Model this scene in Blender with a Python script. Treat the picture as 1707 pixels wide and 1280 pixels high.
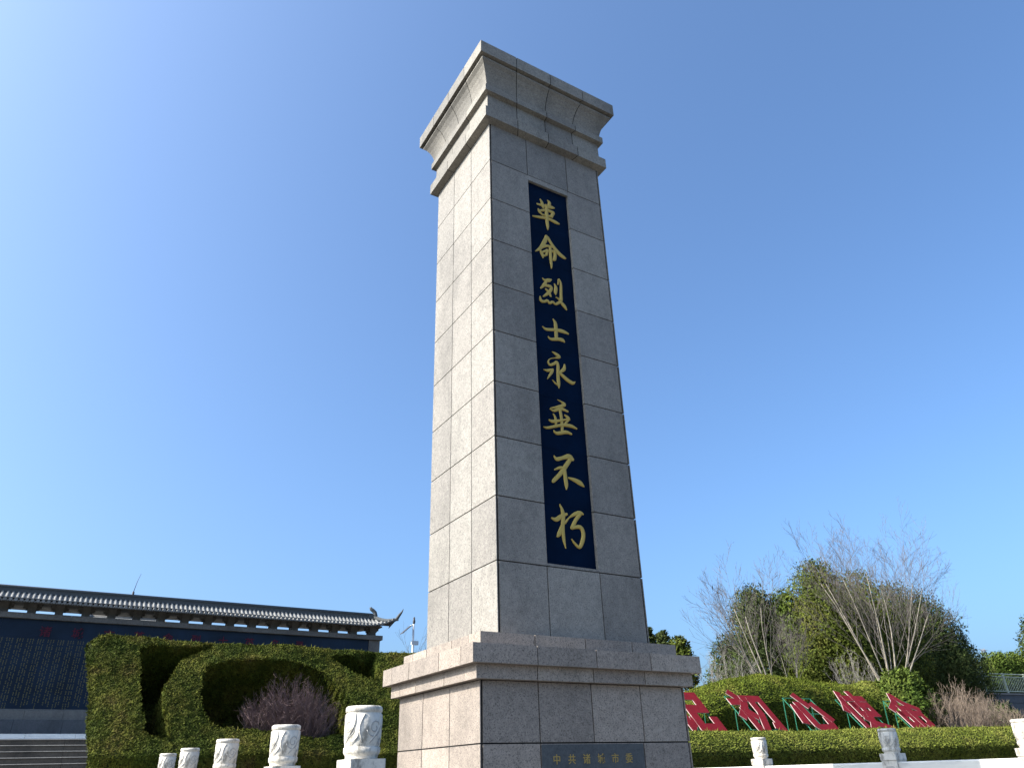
import bpy, bmesh, math, random
import numpy as np
from mathutils import Vector, Matrix
for o in list(bpy.data.objects): bpy.data.objects.remove(o)
SC = bpy.context.scene
COL = SC.collection
R_ = math.radians
E = 1.6                      # eye height above the ground sheet

# ---------------------------------------------------------------- camera
cd = bpy.data.cameras.new('camera'); cam = bpy.data.objects.new('camera', cd); COL.objects.link(cam)
cd.sensor_width = 36; cd.lens = 36*1212.3157/1707; cd.clip_start = .1; cd.clip_end = 5000
Rv = Vector((0.85928577, -0.51076836, -0.02726985)); Uv = Vector((-0.22073534, -0.4183902, 0.88103664)); Fv = Vector((0.46141508, 0.75104282, 0.47226137))
CAM = Vector((-5.81895871, -9.00860362, E))
m = Matrix((Rv, Uv, -Fv)).transposed().to_4x4(); m.translation = CAM; cam.matrix_world = m
SC.camera = cam
# ---------------------------------------------------------------- sky, sun, exposure
SUN_EL, SUN_AZ = R_(39), R_(11)              # azimuth measured from -x towards +y
sd = Vector((-math.cos(SUN_AZ)*math.cos(SUN_EL), math.sin(SUN_AZ)*math.cos(SUN_EL), math.sin(SUN_EL)))
w = bpy.data.worlds.new("World"); SC.world = w; w.use_nodes = True
nt = w.node_tree; bg = nt.nodes['Background']; sky = nt.nodes.new('ShaderNodeTexSky')
sky.sky_type = 'NISHITA'; sky.sun_disc = False; sky.sun_elevation = SUN_EL
sky.sun_rotation = math.atan2(sd.x, sd.y)
sky.altitude = 100; sky.air_density = 0.9; sky.dust_density = 5.2; sky.ozone_density = 9.0
gain = nt.nodes.new('ShaderNodeMix'); gain.data_type = 'RGBA'; gain.blend_type = 'MULTIPLY'; gain.inputs[0].default_value = 1; gain.inputs[7].default_value = (1.08, 1.13, 1.06, 1)
nt.links.new(sky.outputs[0], gain.inputs[6]); nt.links.new(gain.outputs[2], bg.inputs[0]); bg.inputs[1].default_value = 0.15
sl = bpy.data.lights.new('sun', 'SUN'); sl.energy = 4.3; sl.angle = R_(.5); sl.color = (1, .945, .85)
so = bpy.data.objects.new('sun', sl); COL.objects.link(so); so.rotation_euler = sd.to_track_quat('Z', 'Y').to_euler()
so.location = (-30, 6, 40)
vs = SC.view_settings; SC.display_settings.display_device = 'sRGB'
vs.view_transform = 'Standard'; vs.look = 'None'; vs.gamma = 1; vs.use_curve_mapping = False; vs.exposure = 1.06
SC.cycles.use_denoising = True; SC.cycles.max_bounces = 6; SC.cycles.diffuse_bounces = 3

# ---------------------------------------------------------------- materials
MATS = {}
def mat(name, col, rough=.7, metal=0, spec=.4):
    m = bpy.data.materials.new(name); m.use_nodes = True
    b = m.node_tree.nodes['Principled BSDF']
    b.inputs['Base Color'].default_value = (*col, 1); b.inputs['Roughness'].default_value = rough
    b.inputs['Metallic'].default_value = metal; b.inputs['Specular IOR Level'].default_value = spec
    MATS[name] = m; return m
def nodes(m): return m.node_tree.nodes, m.node_tree.links, m.node_tree.nodes['Principled BSDF']
def noise(N, L, scale, detail=3, rough=.6, stretch=None, coord='Object'):
    tc = N.new('ShaderNodeTexCoord'); n = N.new('ShaderNodeTexNoise'); n.inputs['Scale'].default_value = scale
    n.inputs['Detail'].default_value = detail; n.inputs['Roughness'].default_value = rough
    if stretch:
        mp = N.new('ShaderNodeMapping'); mp.inputs['Scale'].default_value = stretch
        L.new(tc.outputs[coord], mp.inputs[0]); L.new(mp.outputs[0], n.inputs['Vector'])
    else: L.new(tc.outputs[coord], n.inputs['Vector'])
    return n.outputs['Fac']
def ramp(N, L, src, stops):
    r = N.new('ShaderNodeValToRGB'); el = r.color_ramp.elements
    while len(el) < len(stops): el.new(.5)
    for e, (p, c) in zip(el, stops):
        e.position = p; e.color = (*c, 1) if len(c) == 3 else c
    L.new(src, r.inputs[0]); return r.outputs[0]
def mul(N, L, a, b, fac=1, mode='MULTIPLY'):
    x = N.new('ShaderNodeMix'); x.data_type = 'RGBA'; x.blend_type = mode
    if isinstance(fac, (int, float)): x.inputs['Factor'].default_value = fac
    else: L.new(fac, x.inputs['Factor'])
    for s, v in (('A', a), ('B', b)):
        i = [q for q in x.inputs if q.name == s and q.type == 'RGBA'][0]
        if isinstance(v, tuple): i.default_value = (*v, 1)
        else: L.new(v, i)
    return [q for q in x.outputs if q.type == 'RGBA'][0]
def g(v): return (v, v, v)
def bump(N, L, b, src, strength, dist=.01):
    bp = N.new('ShaderNodeBump'); bp.inputs['Strength'].default_value = strength; bp.inputs['Distance'].default_value = dist
    L.new(src, bp.inputs['Height']); L.new(bp.outputs[0], b.inputs['Normal'])
def granite(name, col, speck=.45, island=.10, scale=48, stain=.25, rough=.75, streak=True):
    m = mat(name, col, rough); N, L, b = nodes(m)
    f1 = noise(N, L, scale, 2, .7); f2 = noise(N, L, scale*.37, 2, .6)
    c = mul(N, L, tuple(col), ramp(N, L, f1, [(.30, g(1-speck)), (.48, g(1)), (.62, g(1.0)), (.74, g(1+speck*.6))]))
    c = mul(N, L, c, ramp(N, L, f2, [(.3, g(.86)), (.7, g(1.1))]))
    geo = N.new('ShaderNodeNewGeometry')
    c = mul(N, L, c, ramp(N, L, geo.outputs['Random Per Island'], [(0, (1-island, 1-island, 1-island*1.0)), (.5, (1, .985, .97)), (1, (1+island*.6, 1+island*.6, 1+island*.5))]))
    s = noise(N, L, 1.3, 5, .65, (1, 1, .45) if streak else None)
    c = mul(N, L, c, ramp(N, L, s, [(.30, g(1-stain)), (.52, g(1)), (1, g(1.04))]))
    c = mul(N, L, c, ramp(N, L, noise(N, L, 7, 5, .7), [(.32, g(.86)), (.5, g(1)), (.7, g(1.05))]))
    L.new(c, b.inputs['Base Color']); bump(N, L, b, f1, .25, .004)
    return m
granite('granite_shaft', (.258, .235, .204), .68, .16, 62, .26)
granite('granite_pedestal', (.314, .262, .216), .68, .19, 62, .32)
granite('granite_capital', (.228, .207, .174), .55, .2, 62, .42)
mat('mortar', (.018, .017, .016), .95)
granite('slate', (.075, .08, .082), .3, .05, 60, .2, .55)
granite('wall_stone', (.17, .16, .145), .4, .1, 40, .35)
granite('wall_stone_dark', (.085, .09, .098), .4, .1, 40, .35)
granite('paving', (.15, .145, .135), .3, .1, 30, .25)
granite('step_stone', (.125, .098, .070), .4, .12, 30, .4)
# carved white marble with grey weathering
m = mat('marble', (.68, .62, .53), .6); N, L, b = nodes(m)
c = mul(N, L, (.68, .62, .53), ramp(N, L, noise(N, L, 9, 6, .7, (1, 1, .5)), [(.40, (.42, .415, .40)), (.50, (.92, .92, .91)), (.62, (1, 1, 1))]))
c = mul(N, L, c, ramp(N, L, noise(N, L, 60, 3, .7), [(.3, g(.82)), (.5, g(1))]))
L.new(c, b.inputs['Base Color']); bump(N, L, b, noise(N, L, 40, 4, .7), .35, .01)
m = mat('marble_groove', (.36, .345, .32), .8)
m = mat('marble_rail', (.70, .655, .58), .55); N, L, b = nodes(m)
c = mul(N, L, (.70, .655, .58), ramp(N, L, noise(N, L, 3, 6, .65, (.6, .6, 2.5)), [(.35, (.78, .79, .80)), (.55, (1, 1, 1))]))
L.new(c, b.inputs['Base Color'])
# navy inscription slab
m = mat('navy_slab', (.0004, .0068, .023), .5, 0, .04); N, L, b = nodes(m)
c = mul(N, L, (.0004, .0068, .023), ramp(N, L, noise(N, L, 2.2, 4, .6), [(.3, g(.75)), (.7, g(1.25))])); L.new(c, b.inputs['Base Color'])
m = mat('navy_panel', (.008, .018, .036), .4, 0, .2); N, L, b = nodes(m)
c = mul(N, L, (.008, .018, .036), ramp(N, L, noise(N, L, .9, 4, .6), [(.3, g(.6)), (.7, g(1.4))])); L.new(c, b.inputs['Base Color'])
mat('gold', (.50, .345, .075), .5, .1)
mat('gold_dull', (.34, .23, .06), .6)
mat('name_gold', (.20, .17, .06), .7)
mat('title_red', (.085, .003, .018), .7)
m = mat('sign_red', (.19, .009, .014), .7, 0, .15); N, L, b = nodes(m)
c = mul(N, L, (.19, .009, .014), ramp(N, L, noise(N, L, 3, 5, .7), [(.3, g(.72)), (.65, g(1.1))])); L.new(c, b.inputs['Base Color'])
mat('sign_edge_lit', (.40, .27, .26), .6)  # pale pink on the stroke sides imitates sunlight falling on them
mat('green_paint', (.02, .15, .085), .6)
m = mat('roof_tile', (.20, .20, .195), .75); N, L, b = nodes(m)
c = mul(N, L, (.22, .215, .20), ramp(N, L, noise(N, L, 5, 4, .7), [(.3, g(.6)), (.7, g(1.2))])); L.new(c, b.inputs['Base Color'])
m = mat('roof_dark', (.07, .075, .075), .8)
mat('steel', (.55, .56, .56), .5, .2)
mat('dark_metal', (.05, .05, .055), .6)
mat('fence_steel', (.36, .385, .29), .6)
mat('pylon_steel', (.20, .22, .25), .7)
mat('bird_black', (.012, .012, .014), .7)
def leafmat(name, stops, scale=1.6, trans=.06, fine=11):
    m = mat(name, stops[0][1], .8, 0, .08); N, L, b = nodes(m)
    n1 = ramp(N, L, noise(N, L, scale, 4, .65), stops)
    geo = N.new('ShaderNodeNewGeometry')
    c = mul(N, L, n1, ramp(N, L, geo.outputs['Random Per Island'], [(0, g(.62)), (.6, g(1)), (1, (1.3, 1.27, 1.1))]))
    c = mul(N, L, c, ramp(N, L, noise(N, L, fine, 2, .5), [(.3, g(.7)), (.7, g(1.2))]))
    L.new(c, b.inputs['Base Color'])
    if trans:
        t = N.new('ShaderNodeBsdfTranslucent'); L.new(c, t.inputs[0]); mx = N.new('ShaderNodeMixShader'); mx.inputs[0].default_value = trans
        out = N['Material Output']; L.new(b.outputs[0], mx.inputs[1]); L.new(t.outputs[0], mx.inputs[2]); L.new(mx.outputs[0], out.inputs[0])
    return m
leafmat('hedge_leaf', [(.25, (.030, .045, .007)), (.42, (.062, .080, .012)), (.58, (.108, .110, .019)), (.72, (.125, .092, .030))], 1.3)
leafmat('hedge_leaf_gold', [(.25, (.075, .100, .014)), (.5, (.15, .17, .030)), (.7, (.20, .20, .045))], 1.8)
leafmat('dome_leaf', [(.25, (.05, .075, .010)), (.5, (.115, .140, .018)), (.7, (.15, .15, .028))], 1.2)
leafmat('conifer_olive', [(.28, (.050, .066, .010)), (.5, (.085, .108, .018)), (.75, (.125, .115, .028))], .8)
leafmat('conifer_dark', [(.28, (.026, .042, .013)), (.5, (.050, .068, .020)), (.72, (.085, .090, .032))], .8)
leafmat('conifer_green', [(.28, (.040, .070, .012)), (.5, (.080, .115, .020)), (.72, (.11, .13, .028))], .8)
leafmat('juniper_leaf', [(.28, (.04, .075, .012)), (.5, (.085, .13, .02)), (.72, (.12, .15, .03))], 1.2)
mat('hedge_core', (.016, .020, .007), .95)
def bark(name, col):
    m = mat(name, col, .85); N, L, b = nodes(m)
    c = mul(N, L, tuple(col), ramp(N, L, noise(N, L, 5, 4, .7), [(.3, g(.6)), (.7, g(1.25))])); L.new(c, b.inputs['Base Color'])
bark('bark_pale', (.27, .235, .18)); bark('bark_dark', (.10, .08, .06)); bark('branch_grey', (.13, .11, .095)); bark('twig_red', (.155, .10, .092)); bark('twig_brown', (.20, .15, .11)); bark('twig_grey', (.25, .225, .19))
for nm, col in (('soil', (.07, .055, .04)), ('bank_grass', (.12, .11, .06)), ('plaza', (.10, .095, .085))):
    m = mat(nm, col, .95); N, L, b = nodes(m)
    c = mul(N, L, tuple(col), ramp(N, L, noise(N, L, 2.2, 6, .7), [(.3, g(.65)), (.7, g(1.2))])); L.new(c, b.inputs['Base Color'])

# ---------------------------------------------------------------- helpers
def off(o):
    v = Vector((0, 0, 0))
    while o is not None: v += o.location; o = o.parent
    return v
def link(name, me, material, parent=None, org=None):
    """link a mesh given in world coordinates; org = where its origin goes"""
    if parent is not None: base = off(parent)
    else: base = Vector(org) if org is not None else Vector((0, 0, 0))
    me.transform(Matrix.Translation(-base))
    o = bpy.data.objects.new(name, me); COL.objects.link(o)
    if parent is not None: o.parent = parent
    else: o.location = base
    ms = material if isinstance(material, (list, tuple)) else [material]
    for x in ms: me.materials.append(MATS[x])
    return o
class MB:
    def __init__(s): s.v = []; s.f = []; s.mi = []; s.sm = []; s.cm = 0
    def quad(s, idx, smooth=False): s.f.append(tuple(idx)); s.mi.append(s.cm); s.sm.append(smooth)
    def box(s, x0, x1, y0, y1, z0, z1):
        n = len(s.v); s.v += [(x0,y0,z0),(x1,y0,z0),(x1,y1,z0),(x0,y1,z0),(x0,y0,z1),(x1,y0,z1),(x1,y1,z1),(x0,y1,z1)]
        for q in ((3,2,1,0),(4,5,6,7),(0,1,5,4),(1,2,6,5),(2,3,7,6),(3,0,4,7)): s.quad([n+i for i in q])
    def hexa(s, a, b):          # two loops of points joined and capped
        n = len(s.v); k = len(a); s.v += [tuple(p) for p in a]+[tuple(p) for p in b]
        s.quad([n+i for i in range(k)][::-1]); s.quad([n+k+i for i in range(k)])
        for i in range(k): j = (i+1) % k; s.quad((n+i, n+j, n+k+j, n+k+i))
    def bar(s, p, q, r, k=4, r2=None): s.tube([p, q], [r, r if r2 is None else r2], k)
    def tube(s, pts, rad, k=5, cap=True):
        pts = [Vector(p) for p in pts]; n0 = len(s.v); m = len(pts); prev = None
        for i, p in enumerate(pts):
            t = (pts[min(i+1, m-1)]-pts[max(i-1, 0)])
            if t.length < 1e-9: t = Vector((0, 0, 1))
            t.normalize()
            a = t.orthogonal().normalized() if prev is None else (prev - t*prev.dot(t))
            if a.length < 1e-6: a = t.orthogonal()
            a.normalize(); prev = a; bb = t.cross(a); r = rad[i] if hasattr(rad, '__len__') else rad
            for j in range(k):
                an = 2*math.pi*(j+.5)/k; s.v.append(tuple(p+a*(r*math.cos(an))+bb*(r*math.sin(an))))
        for i in range(m-1):
            for j in range(k):
                j2 = (j+1) % k; s.quad((n0+i*k+j, n0+i*k+j2, n0+(i+1)*k+j2, n0+(i+1)*k+j), k > 4)
        if cap:
            s.quad([n0+j for j in range(k)][::-1]); s.quad([n0+(m-1)*k+j for j in range(k)])
    def lathe(s, c, prof, k=28, smooth=True):
        n0 = len(s.v); cx, cy = c
        for r, z in prof:
            for j in range(k): a = 2*math.pi*j/k; s.v.append((cx+r*math.cos(a), cy+r*math.sin(a), z))
        for i in range(len(prof)-1):
            for j in range(k): j2 = (j+1) % k; s.quad((n0+i*k+j, n0+i*k+j2, n0+(i+1)*k+j2, n0+(i+1)*k+j), smooth)
        s.quad([n0+j for j in range(k)][::-1]); s.quad([n0+(len(prof)-1)*k+j for j in range(k)])
    def mesh(s, name='m'):
        me = bpy.data.meshes.new(name); me.from_pydata(s.v, [], s.f)
        me.polygons.foreach_set('material_index', s.mi); me.polygons.foreach_set('use_smooth', s.sm); me.update(); return me
    def build(s, name, material, parent=None, org=None): return link(name, s.mesh(name), material, parent, org)
def tag(o, label=None, cat=None, group=None, kind=None):
    for k, v in (('label', label), ('category', cat), ('group', group), ('kind', kind)):
        if v: o[k] = v
    return o
def thing(name, loc, label, cat, group=None):
    o = bpy.data.objects.new(name, None); COL.objects.link(o); o.location = loc; o.empty_display_size = .2
    return tag(o, label, cat, group)
def copy_tree(o, parent=None):
    c = o.copy(); COL.objects.link(c); c.parent = parent
    for ch in list(o.children): copy_tree(ch, c)
    return c
rng = np.random.default_rng(7); random.seed(7)
def unit(a): return a/np.maximum(np.linalg.norm(a, axis=-1, keepdims=True), 1e-9)
def leaves(P, Nn, size, up=.25, spread=.8, aspect=.38, jit=.4, keep_dir=None):
    """small diamond leaves rooted at P, pointing roughly along Nn; returns verts, faces"""
    n = len(P); n2 = unit(Nn + spread*.34*rng.normal(size=(n, 3)))
    d = unit(unit(np.cross(n2, rng.normal(size=(n, 3))))*1.0 + Nn*.28 + np.array([0, 0, up]))
    s = size*(1+jit*rng.uniform(-1, 1, (n, 1)))
    wv = unit(np.cross(d, n2))*s*aspect*.5
    b = unit(np.cross(d, wv))
    p0 = P; p1 = P+d*s*.5+wv+b*s*.06; p2 = P+d*s; p3 = P+d*s*.5-wv+b*s*.06
    V = np.stack([p0, p1, p2, p3], 1).reshape(-1, 3)
    return V
def quads_mesh(name, V, extra=None):
    """extra = (verts, faces) of a solid core, put in material slot 1"""
    me = bpy.data.meshes.new(name); nq = len(V)//4
    if extra is None: ev, ef = np.zeros((0, 3)), []
    else: ev, ef = np.asarray(extra[0], float), extra[1]
    allv = np.concatenate([V, ev]); me.vertices.add(len(allv)); me.vertices.foreach_set('co', allv.astype(np.float32).ravel())
    loops = list(range(nq*4)); starts = list(range(0, nq*4, 4)); k = nq*4; lo = []
    for f in ef: starts.append(k); lo += [i+nq*4 for i in f]; k += len(f)
    L_ = np.concatenate([np.arange(nq*4), np.array(lo, int)]).astype(np.int32)
    me.loops.add(len(L_)); me.loops.foreach_set('vertex_index', L_)
    me.polygons.add(len(starts)); me.polygons.foreach_set('loop_start', np.array(starts, np.int32))
    mi = np.zeros(len(starts), np.int32); mi[nq:] = 1; me.polygons.foreach_set('material_index', mi)
    me.update(calc_edges=True); me.validate(); return me
def scatter(V, F, density, keep=None):
    """random points + normals on the faces (area weighted)"""
    V = np.asarray(V, float); T = []
    for f in F:
        for i in range(1, len(f)-1): T.append((f[0], f[i], f[i+1]))
    T = np.array(T); a, b, c = V[T[:, 0]], V[T[:, 1]], V[T[:, 2]]
    cr = np.cross(b-a, c-a); ar = np.linalg.norm(cr, axis=1)/2
    n = int(ar.sum()*density); idx = rng.choice(len(T), n, p=ar/ar.sum())
    r1, r2 = np.sqrt(rng.uniform(size=(n, 1))), rng.uniform(size=(n, 1))
    P = a[idx]*(1-r1)+b[idx]*r1*(1-r2)+c[idx]*r1*r2
    return P, unit(cr)[idx]
def lump(P, sc, amp, seed=0):
    """cheap smooth 3-D noise from sines"""
    q = np.random.default_rng(seed); o = np.zeros(len(P))
    for k in range(7):
        d = q.normal(size=3); d /= np.linalg.norm(d); f = sc*(.6+1.3*q.uniform()); o += np.sin(P@d*f+q.uniform(0, 6.28))
    return amp*o/2.6

# ================================================================ THE SETTING
def sheet(name, pts, z, material):
    mb = MB(); mb.v = [(x, y, z) for x, y in pts]; mb.quad(range(len(pts))); return tag(mb.build(name, material), kind='structure')
sheet('ground', [(-1500, -1500), (1500, -1500), (1500, 1500), (-1500, 1500)], 0, 'plaza')
TZ = E-.83
mb = MB(); mb.box(-4.0, 6.4, -3.75, 6.8, .004, TZ); tag(mb.build('terrace', 'paving'), kind='structure')
mb = MB()
for k in range(5): mb.box(-2.6, 5.0, -3.75-.34*(5-k), -3.75-.34*(4-k)-.002, .004, .14*(k+1)-.002)
tag(mb.build('terrace_steps', 'paving'), kind='structure')
# planted bank rising behind the terrace on the right and under the hedges
mb = MB()
def bankz(x, y):
    t = min(max((y-7)/9, 0), 1); return .30+2.6*t*t*(3-2*t) + .10*math.sin(x*.8)*t
xs = [4.2+i*1.6 for i in range(40)]; ys = [6.9+j*1.1 for j in range(26)]
for y in ys:
    for x in xs: mb.v.append((x, y, max(.012, bankz(x, y)+E-.85)))
for j in range(len(ys)-1):
    for i in range(len(xs)-1): mb.quad((j*40+i, j*40+i+1, (j+1)*40+i+1, (j+1)*40+i), True)
tag(mb.build('bank', 'soil'), kind='structure')
# high platform in front of the memorial wall and its flight of steps
PZ = E+1.65
mb = MB(); mb.box(-24, 12, 22.85, 29.5, .004, PZ-.17); tag(mb.build('wall_platform', 'paving'), kind='structure')
mb = MB()
xs = [-24+1.5*i for i in range(25)]
for a, b in zip(xs[:-1], xs[1:]): mb.hexa([(a+.004, 22.62, PZ-.168), (a+.004, 23.3, PZ-.168), (a+.004, 23.3, PZ), (a+.004, 22.77, PZ), (a+.004, 22.62, PZ-.15)], [(b-.004, 22.62, PZ-.168), (b-.004, 23.3, PZ-.168), (b-.004, 23.3, PZ), (b-.004, 22.77, PZ), (b-.004, 22.62, PZ-.15)])
tag(mb.build('platform_edge', 'marble_rail'), kind='structure')
mb = MB(); nose = MB()
for k in range(16):
    z1 = PZ-.19-.19*k; y1 = 22.55-.36*k
    for i, a in enumerate([-24+2.4*q for q in range(13)]): mb.box(a+.004, a+2.396, y1-.36, y1-.003, max(.004, z1-.19), z1-.032); nose.hexa([(a+.004, y1-.385, z1-.030), (a+.004, y1-.003, z1-.030), (a+.004, y1-.003, z1), (a+.004, y1-.36, z1), (a+.004, y1-.385, z1-.018)], [(a+2.396, y1-.385, z1-.030), (a+2.396, y1-.003, z1-.030), (a+2.396, y1-.003, z1), (a+2.396, y1-.36, z1), (a+2.396, y1-.385, z1-.018)])
st_ = tag(mb.build('platform_steps', 'step_stone'), kind='structure'); tag(nose.build('step_nosings', 'wall_stone'), kind='structure')  # paler stone puts the sunlit look of the step edges into the colour

# ================================================================ MONUMENT
OY = .05
mon = thing('monument', (0, 0, TZ), 'tall square granite monument with a navy gold lettered panel, on a stepped pedestal', 'monument')
def clad(mb, core, hx, y0, y1, z0, z1, xs, ys, th=.10, gp=.0078):
    """stone slabs round a dark core; xs/ys are the joint positions of front and side"""
    core.box(-hx+.011, hx-.011, y0+.022, y1-.022, z0, z1)
    X = [-hx+.032]+list(xs)+[hx-.032]; th1 = .012; Y = [y0]+list(ys)+[y1]
    for a, b in zip(X[:-1], X[1:]):
        mb.box(a+gp, b-gp, y0, y0+th, z0+gp, z1-gp); mb.box(a+gp, b-gp, y1-th, y1, z0+gp, z1-gp)
    for i, (a, b) in enumerate(zip(Y[:-1], Y[1:])):
        a2 = a+(gp if i else .002); b2 = b-(gp if i < len(Y)-2 else .002)
        mb.box(-hx, -hx+th1, a2, b2, z0+gp, z1-gp); mb.box(hx-th1, hx, a2, b2, z0+gp, z1-gp)
# --- shaft
sy0, sy1 = -.984, 1.085
mb, core = MB(), MB()
zs = [1.40]+[2.42+.87*k for k in range(9)]+[10.25]
PX0, PX1, PZ0, PZ1 = -.425, .425, 2.46, 9.27
for k, (a, b) in enumerate(zip(zs[:-1], zs[1:])):
    a += E; b += E
    if 1 <= k <= 8:
        # middle column is the recessed panel: only the two outer front columns here
        core.box(-1.189, 1.189, sy0+.11, sy1-.022, a, b)
        core.box(-1.178, PX0-.03, sy0+.022, sy0+.11, a, b); core.box(PX1+.03, 1.178, sy0+.022, sy0+.11, a, b)
        gp = .0078
        for q0, q1 in ((-1.168, PX0), (PX1, 1.168)): mb.box(q0+gp, q1-(gp if q1 > 0 else 0), sy0, sy0+.10, a+gp, b-gp) if q0 < 0 else mb.box(q0, q1-gp, sy0, sy0+.10, a+gp, b-gp)
        for q0, q1 in ((-1.168, -.43), (-.43, .43), (.43, 1.168)): mb.box(q0+gp, q1-gp, sy1-.10, sy1, a+gp, b-gp)
        Y = [sy0, -.297, .385, sy1]
        for i in range(3):
            a2 = Y[i]+(gp if i else .002); b2 = Y[i+1]-(gp if i < 2 else .002)
            mb.box(-1.2, -1.188, a2, b2, a+gp, b-gp); mb.box(1.188, 1.2, a2, b2, a+gp, b-gp)
    else: clad(mb, core, 1.2, sy0, sy1, a, b, [-.43, .44], [-.297, .385])
# filler above panel bottom / below panel top
mb.box(PX0, PX1, sy0+.001, sy0+.10, E+2.426, E+PZ0); mb.box(PX0, PX1, sy0+.001, sy0+.10, E+PZ1, E+9.376)
sh = mb.build('shaft', 'granite_shaft', mon); core.build('joints', 'mortar', sh)
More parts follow.
